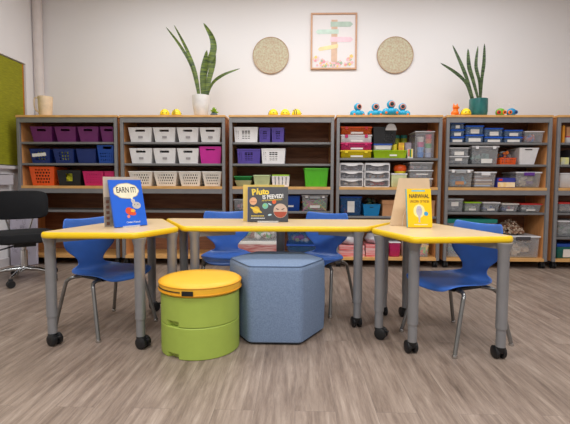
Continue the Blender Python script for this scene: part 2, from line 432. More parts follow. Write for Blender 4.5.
def chunks(name, cx, cy, z0, w, d, h, colors, label, cat, n=40, size=0.02, shape='box', seed=1, pw_=1.3):
    r = random.Random(seed); mb = MB(); mats = [mat('chunk_%d_%d_%d' % c, c, 0.55, 0, 0.05) for c in colors]
    for k in range(n):
        s = size * r.uniform(0.6, 1.3); mb.mi = r.randrange(len(mats))
        hh = max(1e-3, h - s)
        c = (r.uniform(-0.5, 0.5) * (w - s * 1.5), r.uniform(-0.5, 0.5) * (d - s * 1.5), s * 0.5 + r.random() ** pw_ * hh)
        if shape == 'box': mb.box(c, (s, s * r.uniform(0.4, 1), s * r.uniform(0.3, 0.8)), rot(r.uniform(-.5, .5), r.uniform(-.5, .5), r.random() * 3))
        elif shape == 'stick': mb.box(c, (s * 3, s * 0.3, s * 0.3), rot(0, r.uniform(-.9, .9), r.uniform(-.7, .7)))
        elif shape == 'sheet': mb.box((0 + r.uniform(-.05, .05) * w, 0, (k + 0.5) * h / n), (w * r.uniform(.7, .95), d * r.uniform(.7, .95), h / n * 0.7), rot(0, 0, r.uniform(-.1, .1)))
        else: mb.ball(c, (s * .6, s * .5, s * .45), rot(r.random(), r.random(), r.random() * 3), 8, 6)
    o = mb.build(name, mats); o.location = (cx, cy, z0)
    tag(o, label, cat, kind='stuff'); return o
def tub(name, p0, p1, pt, pb, zs, m, lid, label, cat='storage box', group=None, depth=0.28, taper=0.9, latch=None, latch_px=None, card=None, contents=None, Y=None, lidh=0.016, lift=0.0, handle=None, px_h=None):
    """lidded plastic box; card = (u0,u1,v0,v1,material) paper label on the front; contents = (colors,label,cat,shape,fill)"""
    Y = Y or YI
    cx, w = xr(p0, p1, Y); h = (pb - pt) * Y / F; w -= 0.004
    root = empty(name, (cx, Y + depth / 2, zs + lift), 0, label, cat, group)
    hb = h - (lidh if lid else 0)
    mb = MB(); a = 0.0025
    def ring(f, z, e=0.0):
        x, y, q = w / 2 * f - e, depth / 2 * f - e, 0.008
        return [Vector(v) for v in ((-x + q, -y, z), (x - q, -y, z), (x, -y + q, z), (x, y - q, z), (x - q, y, z), (-x + q, y, z), (-x, y - q, z), (-x, -y + q, z))]
    mb.rings([ring(taper - 0.03, 0.0, a), ring(taper - 0.01, 0.006, 0), ring(0.965, hb, 0), ring(0.965, hb, a), ring(taper, 0.008, a * 1.3)])
    mb.build('body', m, root, smooth=True)
    if lid:
        mb = MB(); mb.box((0, 0, hb + lidh / 2), (w, depth, lidh - 0.001), bev=0.004)
        mb.box((0, 0, hb + lidh - 0.001), (w * 0.8, depth * 0.8, 0.002)); mb.build('lid', lid, root)
    if latch:
        for s in (-1, 1):
            MB().box((s * w * 0.31, -depth / 2 - 0.003, hb + lidh / 2 - 0.008), (0.03, 0.007, 0.03), bev=0.003).build('latch', latch, root)
    if handle:
        MB().box((0, -depth / 2 - 0.004, hb - 0.006), (w * 0.4, 0.009, 0.032), bev=0.003).build('handle', handle, root)
    if card:
        u0, u1, v0, v1, cm = card
        f = taper + (0.965 - taper) * (v0 + v1) / 2
        o = MB().span(((u0 - .5) * w * f, -0.0015, (v0 - (v0 + v1) / 2) * hb), ((u1 - .5) * w * f, 0, (v1 - (v0 + v1) / 2) * hb)).build('paper_label', cm, root)
        o.location = (0, -depth / 2 * f - 0.002, hb * (v0 + v1) / 2); o.rotation_euler = (math.atan((0.965 - taper) * depth / 2 / hb), 0, 0)
    if contents:
        cols_, lab, ct, shp, fill = contents
        big = shp == 'sheet'
        chunks(ct.replace(' ', '_'), cx, Y + depth / 2, zs + lift + 0.009, w * (taper - 0.05), depth * (taper - 0.06), (hb - 0.012) * fill, cols_, lab, ct,
               n=(6 if big else 60 if shp == 'stick' else 34), size=min(0.042 if shp == 'stick' else 0.062, hb * (.22 if shp == 'stick' else .55)), shape=shp, seed=int(p0 * 10))
    root['_top'] = zs + lift + h
    return root
def block(name, p0, p1, pt, pb, zs, m, label, cat, depth=0.2, Y=None, group=None, bev=0.003, lift=0.0, rz=0.0):
    Y = Y or YI
    cx, w = xr(p0, p1, Y); h = (pb - pt) * Y / F; w -= 0.003
    o = MB().box((0, 0, h / 2), (w, depth, h), bev=bev).build(name, m); o.location = (cx, Y + depth / 2, zs + lift); o.rotation_euler = (0, 0, rz)
    tag(o, label, cat, group); o['_top'] = zs + lift + h
    return o

ORD4 = ['first', 'second', 'third', 'fourth']
# -- bookcase 1
SLOT = slot_fn(0.3, 0.72, 0.74, 0.88)
for k, (a, b) in enumerate(((30.8, 52.8), (55, 76.5), (78, 99), (100.6, 113.6))):
    basket('storage_basket', a, b, 126.2, 141.5, ZS1, PURPLE, ['leftmost plum basket on the top shelf below the pitcher', 'second plum basket from the left on the top shelf', 'third plum basket from the left on the top shelf', 'rightmost plum basket, half hidden by the grey bookcase post'][k],
           group='plum baskets on the top shelf', holes=slot_fn(0.28, 0.70, 0.74, 0.88) if k < 3 else slot_fn(0.3, 0.95, 0.74, 0.88), taper=0.82, depth=0.32)
GH = grid_holes(4, 3, 0.22, 0.78, 0.15, 0.85, 0.6, 0.72)
for k, (a, b) in enumerate(((29.5, 50), (53, 74), (76, 96))):
    bk = basket('storage_basket', a, b, 149, 163.3, ZS2, NAVY, ['navy blue basket with a white paper strip across its front', 'navy blue basket with bright yellow showing through its holes', 'plain navy blue basket beside the brighter blue handled one'][k],
                holes=GH if k < 2 else None, taper=0.84, depth=0.30)
    if k < 2:
        cx, w = xr(a, b)
        chunks('pencil_bundle', cx, YI + 0.10, ZS2 + 0.01, w * 0.66, 0.12, 0.12, [(240, 240, 50), (225, 232, 40)], ['yellow supplies inside the navy basket with the paper strip', 'yellow supplies inside the navy basket without a paper strip'][k], 'supplies', n=120, size=0.028, seed=k + 5, pw_=.9)
    if k == 0:
        o = MB().span((-0.07, -0.0015, -0.016), (0.07, 0.0015, 0.016)).build('paper_label', PAPER, bk); o.location = (-0.008, -0.146, 0.084); o.rotation_euler = (0.1, -0.09, 0)
basket('storage_basket', 97, 113.8, 145.2, 163.3, ZS2, BLUEP, 'brighter blue basket with a raised handled rim, right end of the middle shelf', holes=lambda u, v: slot_fn(.35, .9, .82, .92)(u, v) or grid_holes(6, 5, .1, .95, .1, .7, .4, .4)(u, v), taper=0.85, depth=0.30)
basket('storage_crate', 28.6, 54, 167.6, 186.6, ZB_, ORANGEP, 'orange plastic crate with round holes on the third shelf', 'crate', holes=grid_holes(5, 5, 0.2, 0.82, 0.1, 0.92, 0.62, 0.55, True), taper=0.84, nu=40, nv=30, fill=([(52, 40, 36), (70, 56, 50), (44, 40, 46)], 'dark supplies inside the orange crate'))
basket('storage_crate', 56.3, 80.5, 171, 186.6, ZB_, BLACK, 'black plastic crate between the orange crate and the pink one', 'crate', holes=slot_fn(.36, .66, .25, .8), taper=0.88)
cx, w = xr(56, 80)
chunks('yellow_cards', cx, YI + 0.08, ZB_ + 0.01, w * 0.6, 0.10, 0.13, [(240, 232, 60), (214, 214, 60)], 'yellow supplies inside the black crate', 'supplies', n=110, size=0.035, seed=3, pw_=.9)
basket('storage_crate', 82.2, 103.2, 172, 186.6, ZB_, PINKP, 'hot pink crate on the third shelf next to the black crate', 'crate', holes=grid_holes(9, 6, 0.1, 0.9, 0.15, 0.85, 0.45, 0.45), taper=0.87, nu=45, nv=24)
basket('storage_crate', 103.8, 113.6, 172, 186.6, ZB_, PINKP, 'second pink crate, mostly hidden behind the blue book', 'crate', taper=0.9)
# -- bookcase 2
for k, (a, b) in enumerate(((128.6, 152.3), (153.2, 175.8), (177, 198.8), (199.6, 221))):
    basket('storage_basket', a, b, 127, 141.5, ZS1, WHITEP, 'white handled basket, %s from the left on the top shelf under the snake plant' % ORD4[k], group='white baskets on the top shelf',
           holes=slot_fn(0.27, 0.7, 0.72, 0.84), taper=0.84, depth=0.32, tag_card=True, fill=([(52, 40, 36), (70, 56, 50), (44, 40, 46)], 'dark filler added to shade the slot of the %s top-shelf white basket' % ORD4[k]))
for k, (a, b) in enumerate(((129.4, 152.3), (153.2, 175.8), (177, 198.8))):
    basket('storage_basket', a, b, 148.3, 163.3, ZS2, WHITEP, 'white handled basket, %s from the left on the middle shelf under the snake plant' % ORD4[k], group='white baskets on the middle shelf',
           holes=slot_fn(0.27, 0.7, 0.72, 0.84), taper=0.84, depth=0.32, tag_card=True, fill=([(52, 40, 36), (70, 56, 50), (44, 40, 46)], 'dark filler added to shade the slot of the %s middle-shelf white basket' % ORD4[k]))
basket('storage_basket', 199.2, 221.4, 146.4, 163.3, ZS2, MAGP, 'magenta basket at the right end of the row of white baskets', holes=slot_fn(0.27, 0.7, 0.78, 0.88), taper=0.86, depth=0.32, fill=([(52, 40, 36), (70, 56, 50), (44, 40, 46)], 'dark filler added to shade the slot of the magenta basket'))
for k, (a, b) in enumerate(((128.2, 152.3), (153, 177), (178, 201), (201.8, 221.5))):
    basket('perforated_basket', a, b, 171.8, 186.6, ZB_, OFFW, 'off-white perforated basket, %s from the left on the third shelf' % ORD4[k], group='perforated baskets on the third shelf',
           holes=grid_holes(7, 4, 0.12, 0.88, 0.1, 0.84, 0.5, 0.62, True), taper=0.78, depth=0.3, nu=55, nv=30, rimw=0.008, fill=([(52, 40, 36), (70, 56, 50), (44, 40, 46)], 'dark filler added to shade the holes of the %s perforated basket' % ORD4[k]))
# -- bookcase 3
SL3 = lambda u, v: slot_fn(.3, .7, .2, .78)(u, v) and grid_holes(3, 5, .3, .7, .2, .78, .8, .5)(u, v) or grid_holes(2, 5, .05, .2, .2, .78, .5, .5)(u, v)
def crate3(a, b, yt, zs, m, lab):
    pb = 141.5 if zs == ZS1 else 163.3
    basket('slotted_basket', a, b, yt, pb, zs, m, lab, holes=SL3, taper=0.92, depth=0.3, nu=40, nv=26, rimw=0.008, fill=([(52, 40, 36), (70, 56, 50), (44, 40, 46)], 'dark supplies inside the ' + lab))
crate3(234, 258, 126.6, ZS1, WHITEP, 'white slotted basket at the left of the top shelf under the framed print')
crate3(259, 270.4, 127.2, ZS1, VIOLET, 'violet slotted basket next to the white one on the top shelf')
crate3(271.4, 284, 127.2, ZS1, VIOLET, 'violet slotted basket, right one of the touching pair on the top shelf')
crate3(237, 260.5, 148.8, ZS2, VIOLET, 'violet slotted basket on the middle shelf left of the white one')
crate3(261.3, 285.4, 148.3, ZS2, WHITEP, 'white slotted basket on the middle shelf right of the violet one')
t1 = tub('food_container', 233.6, 252, 180.6, 186.8, ZB_, mat('milky_green_plastic', (190, 206, 170), .4, alpha=.85), None, 'shallow milky green container under the dark green lidded one', depth=0.24, taper=0.75)
tub('food_container', 233.2, 252.2, 176.4, 180.6, t1['_top'], DGREEN, DGREEN, 'dark green shallow container stacked on the milky one', depth=0.24, taper=0.85, lidh=0.012)
basket('storage_basket', 253.3, 270.3, 175.2, 186.6, ZB_, PGREEN, 'pale green basket with a mustard strip showing inside', holes=grid_holes(7, 2, .15, .85, .2, .5, .4, .5), taper=0.84, rimw=0.01)
basket('storage_basket', 271.6, 289.8, 174.6, 186.6, ZB_, WHITEP, 'white slotted basket with a lime green rim', holes=grid_holes(4, 2, .08, .92, .12, .85, .4, .8), taper=0.9, rim=False)
cx, w = xr(271.6, 289.8); hh = 12 * K
r_ = [o for o in bpy.data.objects if o.get('label') == 'white slotted basket with a lime green rim'][0]
mb = MB()
for a_, b_ in (((-w / 2, -0.152, hh - .012), (w / 2, -0.145, hh)), ((-w / 2, 0.145, hh - .012), (w / 2, 0.152, hh)), ((-w / 2, -0.152, hh - .012), (-w / 2 + .007, 0.152, hh)), ((w / 2 - .007, -0.152, hh - .012), (w / 2, 0.152, hh))): mb.span(a_, b_)
mb.build('lime_rim', LIMEP, r_)
g_ = basket('storage_bin', 304.2, 328.6, 168.2, 186.6, ZB_, GREENP, 'tall bright green open bin on the third shelf', 'bin', taper=0.87, depth=0.3, rimw=0.012)
mb = MB()
for sx in (-0.35, -0.16, 0.16, 0.35): mb.box((sx * 0.235, -0.138, 0.09), (0.010, 0.010, 0.15), rot(0.06, -sx * 0.1, 0), 0.002)
mb.build('ribs', GREENP, g_)
# lower shelf of bookcase 3
tub('storage_box', 232.6, 252, 199.4, 211.3, ZL, CLEAR, GREYP, 'small clear box with a grey lid, behind the space book', contents=([(200, 190, 185), (90, 80, 80), (210, 120, 140)], 'mixed craft scraps in the small clear box behind the space book', 'craft scraps', 'box', 0.7))
tub('storage_box', 284, 300.6, 195.8, 211.3, ZL, BLUEP, BLUEP, 'solid blue lidded box on the lower shelf right of the space book', card=(.2, .6, .3, .42, PAPER))
tub('storage_box', 301.6, 329, 194.8, 211.3, ZL, CLEAR, CLEARW, 'clear latching box full of orange and green strips', latch=WHITEP, handle=GREYP, depth=0.3, card=(.3, .7, .22, .4, PAPER),
    contents=([(230, 90, 40), (120, 190, 60), (240, 190, 40), (220, 80, 130), (230, 110, 40)], 'orange and green paper strips in the clear latching box', 'paper strips', 'stick', .8))
# bottom of bookcase 3
block('board_game_box', 236, 279, 246.5, 258, ZLB_, mat('red_white_card', (206, 170, 166), .7, rgb2=(160, 60, 60), scale=8, stretch=(1, 1, 8)), 'wide pale red game box on the bottom shelf under the puzzle box', 'box', depth=0.3)
o = block('puzzle_box', 238, 279, 243.6, 246.4, ZLB_, PAPER, 'flat white box lying on the pale red game box', 'box', depth=0.28, lift=11.6 * K)
tub('storage_box', 238, 279, 230.8, 243.4, ZLB_, CLEAR, None, 'open clear box of green and brown pieces stacked on the flat white box', depth=0.28, lift=14.5 * K,
    contents=([(80, 170, 70), (236, 230, 226), (150, 90, 60), (240, 236, 230)], 'green, white and brown soft toys in the open clear box', 'soft toys', 'ball', .9))
t1 = tub('storage_box', 286.5, 319.5, 246.3, 258, ZLB_, CLEARB, BLUEP, 'blue tinted box at the bottom, under the blue-lidded clear box', depth=0.3)
tub('storage_box', 287, 319, 231.5, 245.9, t1['_top'], CLEARB, BLUEP, 'clear blue-lidded box holding rings and balls', depth=0.3,
    contents=([(206, 50, 120), (226, 170, 60), (230, 220, 210), (200, 190, 90)], 'pink rings and balls in the blue-lidded box', 'toy rings', 'ball', .8))
# -- bookcase 4
zz = ZS4
for k, (yt, m, lab, ex) in enumerate(((149.6, CLEARY, 'yellow flat case at the bottom of the stack of four latched cases', YELP), (142.1, CLEARM, 'pink flat case second from the bottom of the latched stack', PINKP), (134.3, CLEARW, 'clear flat case with pink latches, third in the latched stack', CLEARW), (126.3, CLEARO, 'orange flat case on top of the latched stack', ORANGEP))):
    pb = (157.3, 149.6, 142.1, 134.3)[k]
    cc = [[(236, 226, 120), (220, 190, 20)], [(220, 60, 130), (240, 110, 150)], [(230, 226, 222), (190, 188, 190)], [(210, 90, 40), (190, 80, 30)]][k]
    r = tub('storage_case', 340, 372.2, yt, pb, zz, m, ex, lab, 'case', latch=[YELP, PINKP, PINKP, REDP][k], depth=0.30, taper=0.96, lidh=0.014, card=(.32, .72, .15, .42, PAPER), contents=(cc, 'loose pieces inside the ' + ['yellow', 'pink', 'clear', 'orange'][k] + ' latched case', 'small pieces', 'box', .7))
    zz = r['_top']
r = basket('storage_crate', 373.2, 407, 149.6, 157.3, ZS4, CLEARG, 'lime green translucent tray holding yellow tins', 'tray', taper=0.92, depth=0.26, rimw=0.009)
o = MB().span((-0.035, -0.002, 0), (0.035, 0, 0.016)).build('paper_label', PAPER, r); o.location = (0.03, -0.131, 0.02)
cx, w = xr(374, 393)
r2 = tub('storage_box', 373.4, 392.6, 143.2, 149.4, ZS4, CLEARW, BLUEP, 'small box with a blue lid sitting on the lime tray', depth=0.24, lift=8.0 * K, lidh=0.016, card=(.08, .92, .15, .8, PAPER))
r3 = basket('mesh_basket', 372.8, 396, 126.6, 143, r2['_top'], BLACK, 'black basket with punched holes, on top of the blue-lidded box', holes=grid_holes(6, 5, .5, .9, .1, .7, .45, .5, True), taper=0.92, depth=0.22, nu=50, nv=30)
chunks('white_cards', cx + 0.05, YI + 0.09, r2['_top'] + 0.006, 0.12, 0.1, 0.1, [(220, 216, 212), (190, 186, 184)], 'white cards seen through the holes of the black basket', 'cards', n=40, size=0.04, seed=8)
mb = MB(); R = 5.4 * K
ring0 = [Vector((math.cos(t) * R, -0.004, math.sin(t) * R * 1.25)) for t in [PI * i / 14 for i in range(15)]]
mb.rings([ring0, [v + Vector((0, 0.008, 0)) for v in ring0]])
o = mb.build('paddle', mat('pale_grey_plastic', (188, 180, 176), .5)); a = at(391, 130.4, YI - 0.012); o.location = (a.x, YI - 0.012, a.z + 0.001)
tag(o, 'pale grey half-round tag sticking up at the front of the black basket', 'tag')
def can(px, py0, py1, pr, m, lab, zlift, tilt=0.0, Y=None, mt2=None, cat='tin'):
    Y = Y or YI + 0.03
    a = at(px, 140, Y); h = (py1 - py0) * Y / F; r = pr * Y / F / 2
    root = empty('yellow_tin' if cat == 'tin' else cat, (a.x, Y + r, zlift), 0, lab, cat)
    MB().lathe([(r * .96, 0), (r, .003), (r, h * .8), (r * .96, h * .8 + .001)], n=20).build('can', m, root, smooth=True)
    MB().lathe([(r * 1.03, h * .8 + .001), (r * 1.03, h - .002), (r * .98, h)], n=20).build('cap', mt2 or m, root, smooth=True)
    root.rotation_euler = (0, tilt, 0); return root
zt_ = ZS4 + 0.004
YT = YI + 0.03
can(395.2, 142.8, 156.3, 5, mat('dough_yellow', (232, 214, 40), .4), 'tall yellow tin leaning beside the blue-lidded box', zt_, 0.0)
block('yellow_carton', 398.2, 404.2, 141.2, 156.2, zt_, mat('yellow_carton_print', (244, 206, 30), .5, rgb2=(200, 120, 60), scale=30), 'yellow printed carton standing in the lime tray', 'carton', depth=0.05, Y=YT)
block('white_carton', 404.6, 411.2, 141.2, 157.3, ZS4, mat('white_carton_print', (226, 214, 220), .6, rgb2=(190, 170, 190), scale=30), 'white carton standing behind the crayon box', 'carton', depth=0.08, Y=YI + 0.14)
r = empty('crayon_box', tuple(Vector((at(411, 150, YI).x, YI + 0.02, ZS4))), 0, 'small white box striped in orange and green', 'box')
wq = 5.4 * K; hq = 9.4 * K
MB().span((-wq / 2, 0, 0), (wq / 2, 0.04, hq)).build('carton', PAPER, r)
for i, m in enumerate((ORANGEP, DGREEN, YELP)):
    MB().span((-wq / 2 + .006 + i * .0145, -0.002, 0.012 + .01 * (i == 0)), (-wq / 2 + .018 + i * .0145, 0, hq - .004)).build('stripe', m, r)
mb = MB()
zsh = ZS4 + 16.5 * K
# jars lying on the cartons at the back
for i, (px, tl) in enumerate(((397.2, 0.0), (404.6, 0.35))):
    block('yellow_carton', px - 3.0, px + 3.0, 149, 157.3, ZS4, CARD, ['small brown box at the back under the upright green jar', 'small brown box at the back under the tilted green jar'][i], 'box', depth=0.07, Y=YI + 0.265)
    a = at(px, 140, YI + 0.27)
    r = can(px, 133.6 + i * 0, 149.2, 6.4, mat('lime_jar', (190, 200, 50), .4), ['green and yellow jar standing at the back of the shelf', 'second green and yellow jar at the back, nearer the tall clear box'][i], ZS4 + 9.0 * K, 0, YI + 0.265, mat('teal_cap', (60, 150, 140), .4), cat='jar')
r = tub('storage_box', 414.4, 434.8, 130.6, 157.3, ZS4, CLEARW, CLEARW, 'tall frosted clear box holding stacked coloured cups', depth=0.26, taper=0.95, lidh=0.012)
[c for c in r.children if c.name.startswith('body')][0].data.materials[0] = mat('frosted_clear_soft', (224, 222, 228), .3, alpha=.16)
for px, cs in ((420.4, ((70, 140, 220), (120, 170, 230), (220, 90, 150), (236, 232, 228))), (428.2, ((180, 190, 220), (200, 200, 210), (110, 180, 110), (240, 130, 80), (226, 50, 70)))):
    z = ZS4 + 0.012
    for i, c in enumerate(cs):
        o = MB().lathe([(0.026, 0), (0.034, 0.05), (0.031, 0.05), (0.024, 0.004)], n=18).build('plastic_cup', mat('cup_%d_%d_%d' % c, c, .4), smooth=True)
        o.location = (at(px, 150, YI + 0.07).x, YI + 0.07, z); z += 0.0505 if len(cs) < 5 else 0.0455
        if len(cs) == 5: o.scale = (1, 1, 0.9)
        tag(o, {(70, 140, 220): 'deep blue cup at the bottom of the left stack in the tall clear box', (120, 170, 230): 'light blue cup second from the bottom in the left stack', (220, 90, 150): 'pink cup in the left stack in the tall clear box', (236, 232, 228): 'white cup on top of the left stack in the tall clear box',
                (180, 190, 220): 'pale lilac cup at the bottom of the right stack in the tall clear box', (200, 200, 210): 'pale grey cup second from the bottom in the right stack', (110, 180, 110): 'green cup in the middle of the right stack', (240, 130, 80): 'orange cup in the right stack below the red one', (226, 50, 70): 'red cup on top of the right stack in the tall clear box'}[c], 'cup')
o = MB().lathe([(0.0, 0), (0.03, 0), (0.03, 0.012), (0.012, 0.02), (0, 0.02)], n=18, cap0=False, cap1=False).build('red_cap', REDP, smooth=True); o.location = (at(429, 130, YI + .1).x, YI + 0.1, r['_top'] + .0005)
tag(o, 'red round cap lying on the lid of the tall frosted box', 'cap')
# drawers
def drawers(p0, p1, yt, yb, zs, lab, cc):
    cx, w = xr(p0, p1); h = (yb - yt) * K; w -= .004; d = 0.32
    root = empty('drawer_unit', (cx, YI + d / 2, zs), 0, lab, 'drawers', 'white drawer units')
    mb = MB(); t = 0.008
    mb.span((-w / 2, -d / 2, 0), (-w / 2 + t, d / 2, h)); mb.span((w / 2 - t, -d / 2, 0), (w / 2, d / 2, h)); mb.span((-w / 2, -d / 2, h - t), (w / 2, d / 2, h)); mb.span((-w / 2, d / 2 - t, 0), (w / 2, d / 2, h))
    for k in range(3): mb.span((-w / 2, -d / 2, k * (h - t) / 3), (w / 2, d / 2, k * (h - t) / 3 + 0.006))
    mb.build('body', WHITEP, root)
    hd = (h - t) / 3
    for k in range(3):
        z = k * hd + 0.008
        mb = MB(); hh = hd - 0.012; y = -d / 2 - 0.002
        mb.span((-w / 2 + t + .002, y, z), (w / 2 - t - .002, y + .004, z + hh)); mb.span((-w / 2 + t + .002, y, z), (w / 2 - t - .002, d / 2 - .02, z + .003))
        dr = mb.build('drawer', mat('smoky_clear_plastic', (170, 170, 178), .2, alpha=.22), root)
        # dipped white pull across the drawer top
        top = [(x, -d / 2 - .014, z + hh) for x in (-w / 2 + t, -w * .2, 0, w * .2, w / 2 - t)]
        n = 13; ra = []; rb = []
        for i in range(n):
            u = -1 + 2 * i / (n - 1); x = u * (w / 2 - t - .002); dip = 0.006 + 0.014 * max(0, 1 - (u / .55) ** 2) ** 0.5 if abs(u) < .55 else 0.006
            ra.append(Vector((x, y - .008, z + hh))); rb.append(Vector((x, y - .008, z + hh - dip)))
        back = Vector((0, .009, 0))
        mb = MB(); mb.rings([ra, rb, [p + back for p in rb], [p + back for p in ra], ra], False, False, closed=False)
        mb.build('pull', WHITEP, dr)
        chunks('craft_supplies', cx, YI + d / 2 - .06, zs + z + .004, w * .78, d * .55, hh * .62, cc[k], 'craft supplies in the %s drawer of the %s unit' % (['bottom', 'middle', 'top'][k], lab.split()[0]), 'craft supplies', n=34, size=.035, seed=k + int(p0))
drawers(339.6, 363.8, 163, 186.8, ZB_, 'left white three-drawer unit with smoky fronts', [[(226, 214, 190), (200, 190, 180), (230, 226, 222)], [(226, 222, 220), (120, 120, 126)], [(150, 130, 130), (200, 190, 190), (170, 60, 70)]])
drawers(364.6, 390.2, 163, 186.8, ZB_, 'right white three-drawer unit with smoky fronts', [[(220, 60, 60), (226, 220, 220)], [(220, 160, 100), (226, 226, 222)], [(150, 140, 140), (190, 180, 180)]])
r = tub('storage_tub', 391.6, 408, 173.2, 186.8, ZB_, mat('pale_lime_plastic', (220, 226, 176), .45, alpha=.95), CLEARW, 'pale lime tub with a frosted lid under the orange jar', 'tub', taper=.95, depth=.2, contents=None)
mb = MB(); q = 6.2 * K
root = empty('round_jar', (at(400, 170, YI + .1).x, YI + .1, r['_top'] + .001), 0, 'orange round jar with a yellow base on the pale lime tub', 'jar')
MB().lathe([(q * .75, 0), (q * .9, .01), (q * .92, .022)], n=24).build('base', YELP, root, smooth=True)
MB().lathe([(q * .92, .022), (q * 1.02, .04), (q, .066), (q * .8, .082), (q * .3, .09)], n=24).build('lid', ORANGEP, root, smooth=True)
zz = ZB_
for k, (a, b) in enumerate(((178.2, 187), (170, 178.2), (162.2, 170))):
    r = tub('storage_box', 409.3 + k * .2, 434, a, b, zz, CLEAR, CLEARW, 'clear box %s of the stack of three beside the pale lime tub' % ['at the bottom', 'in the middle', 'on top'][k], depth=.28, taper=.93, lidh=.012, card=(.28, .8, .5, .66, PAPER) if k == 1 else None,
            contents=([[(60, 70, 170), (200, 190, 200), (60, 60, 80)], [(150, 150, 156), (200, 130, 130)], [(150, 150, 156), (190, 150, 150)]][k], 'beads in the clear box %s' % ['lowest of the stack behind the cardboard easel', 'in the middle of that stack, with a paper label', 'topmost of that stack, under the shelf'][k], 'beads', 'box', .6)); zz = r['_top']
# lower
r = tub('storage_box', 340, 363, 196.3, 216, ZL4, CLEARB, BLUEP, 'blue tinted clear box with a white tag on its front', depth=.3, card=(.34, .68, .2, .82, PAPER), contents=([(200, 90, 70), (60, 80, 140), (90, 110, 150)], 'mixed blue and red parts in the tinted box with a tag', 'toy parts', 'box', .6))
r = basket('storage_basket', 363.8, 381.6, 204.3, 216, ZL4, TEALP, 'bright teal blue basket filled with dark artificial leaves', holes=slot_fn(.35, .62, .7, .82), taper=.82, depth=.28)
cx, w = xr(364, 381)
chunks('artificial_leaves', cx, YI + .14, ZL4 + .05, w * .8, .2, .13, [(30, 60, 50), (60, 46, 34), (70, 90, 60)], 'dark artificial leaves spilling out of the teal basket', 'leaves', n=120, size=.03, shape='ball', seed=4)
def carton(p0, p1, yt, yb, zs, lab, m=CARD, depth=.28, Y=None):
    Y = Y or YI
    cx, w = xr(p0, p1, Y); h = (yb - yt) * Y / F; w -= .004
    root = empty('cardboard_box', (cx, Y + depth / 2, zs), 0, lab, 'box')
    MB().box((0, 0, h * .41), (w * .97, depth * .97, h * .82), bev=.002).build('body', m, root)
    MB().box((0, 0, h * .86), (w, depth, h * .27), bev=.002).build('lid', m, root)
    return root
carton(383, 407, 200, 216, ZL4, 'brown cardboard box right of the teal basket, behind the easel')
carton(410, 436.6, 200, 216, ZL4, 'brown cardboard box at the right end of the shelf behind the yellow book')
RW = mat('red_white_ream', (224, 206, 204), .6, rgb2=(210, 50, 56), scale=6, stretch=(.6, 1, 14))
block('paper_ream', 339.4, 366.5, 252.2, 258, ZLB_, RW, 'red and white paper pack, lower left on the bottom shelf', 'paper pack', depth=.28)
block('paper_ream', 340, 366, 247, 252, ZLB_, RW, 'red and white paper pack lying on the lower left one', 'paper pack', depth=.27, lift=6.1 * K)
block('paper_ream', 367.2, 390, 246, 258, ZLB_, RW, 'thick red and white pack under the right white bag', 'paper pack', depth=.28)
for i, (p0, p1, l, c) in enumerate(((341, 361, 11.5, (214, 208, 212)), (368, 389, 12.3, (196, 190, 198)))):
    cx, w = xr(p0, p1); mb = MB()
    rr = random.Random(i + 2); b2 = bmesh.new(); bmesh.ops.create_icosphere(b2, subdivisions=3, radius=1)
    for v in b2.verts: v.co *= 1 + .10 * math.sin(v.co.x * 5 + i) * math.cos(v.co.z * 6 + v.co.y * 4)
    zmin = -1.0
    for v in b2.verts: v.co.z = max(v.co.z, -.7)
    mb._merge(b2, Matrix.Diagonal((w / 2 * .95, .11, .07, 1)))
    o = mb.build('plastic_bag', mat('thin_white_bag_%d' % i, c, .4), smooth=True); o.location = (cx, YI + .13, ZLB_ + l * K + .05)
    tag(o, ['crumpled white plastic bag on the left red and white packs', 'crumpled grey-white plastic bag on the thick red and white pack'][i], 'bag')
tub('storage_box', 391, 403, 243, 258, ZLB_, CLEARM, CLEARW, 'translucent pink lidded tub on the bottom shelf', 'tub', depth=.22, lidh=.01)
can(410, 236, 258, 10, mat('beige_roll', (214, 200, 190), .7), 'beige paper roll standing on the bottom shelf behind the table leg', ZLB_, cat='roll')
tub('storage_box', 421.5, 431.5, 240, 258, ZLB_, CLEAR, CLEARW, 'narrow clear jar-like box with red and green pieces', depth=.12, contents=([(220, 70, 60), (120, 180, 70), (240, 190, 60)], 'red and green pieces in the narrow clear box', 'small pieces', 'box', .9))
# -- bookcase 5
def stack5(p0, p1, levels, lab, card_c=PAPER, pos=None):
    z = ZS1
    for k, (yt, yb) in enumerate(levels):
        r = tub('storage_box', p0, p1, yt, yb, z, mat('faint_blue_clear_plastic', (150, 180, 220), .2, 0, .02, alpha=.22), mat('bright_blue_lid', (24, 92, 206), .4, 0, .03), 'blue-lidded clear box, %s of the %s' % (['bottom', 'middle' if len(levels) == 3 else 'top', 'top'][k], lab), depth=.28, taper=.95, lidh=.015, card=(.15 + .1 * k, .85 - .1 * k, .15, .7, PAPER),
                group='blue-lidded boxes on the top shelf', contents=([(80, 100, 140), (190, 196, 204), (50, 60, 90), (130, 130, 140)], 'small parts in the %s blue-lidded box of the %s' % (['bottom', 'middle' if len(levels) == 3 else 'top', 'top'][k], lab), 'small parts', 'box', .6))
        z = r['_top']
stack5(449.6, 464.2, ((137, 142.8), (129.8, 137), (122.6, 129.8)), 'stack of three at the left end of the shelf')
stack5(465, 483.4, ((135, 142.8), (126, 135)), 'pair right of the stack of three')
stack5(484, 502.8, ((137, 142.8), (128.4, 137)), 'pair in the middle of the shelf')
stack5(503.6, 522.4, ((137, 142.8), (130.2, 137)), 'pair left of the white-lidded box')
tub('storage_box', 523.6, 544, 131.6, 143, ZS1, CLEAR, WHITEP, 'clear white-lidded box full of red and blue pieces', depth=.28, lidh=.012, contents=([(220, 70, 40), (200, 50, 60), (60, 90, 180), (226, 90, 50)], 'red and blue pieces in the white-lidded box', 'toy pieces', 'ball', .95))
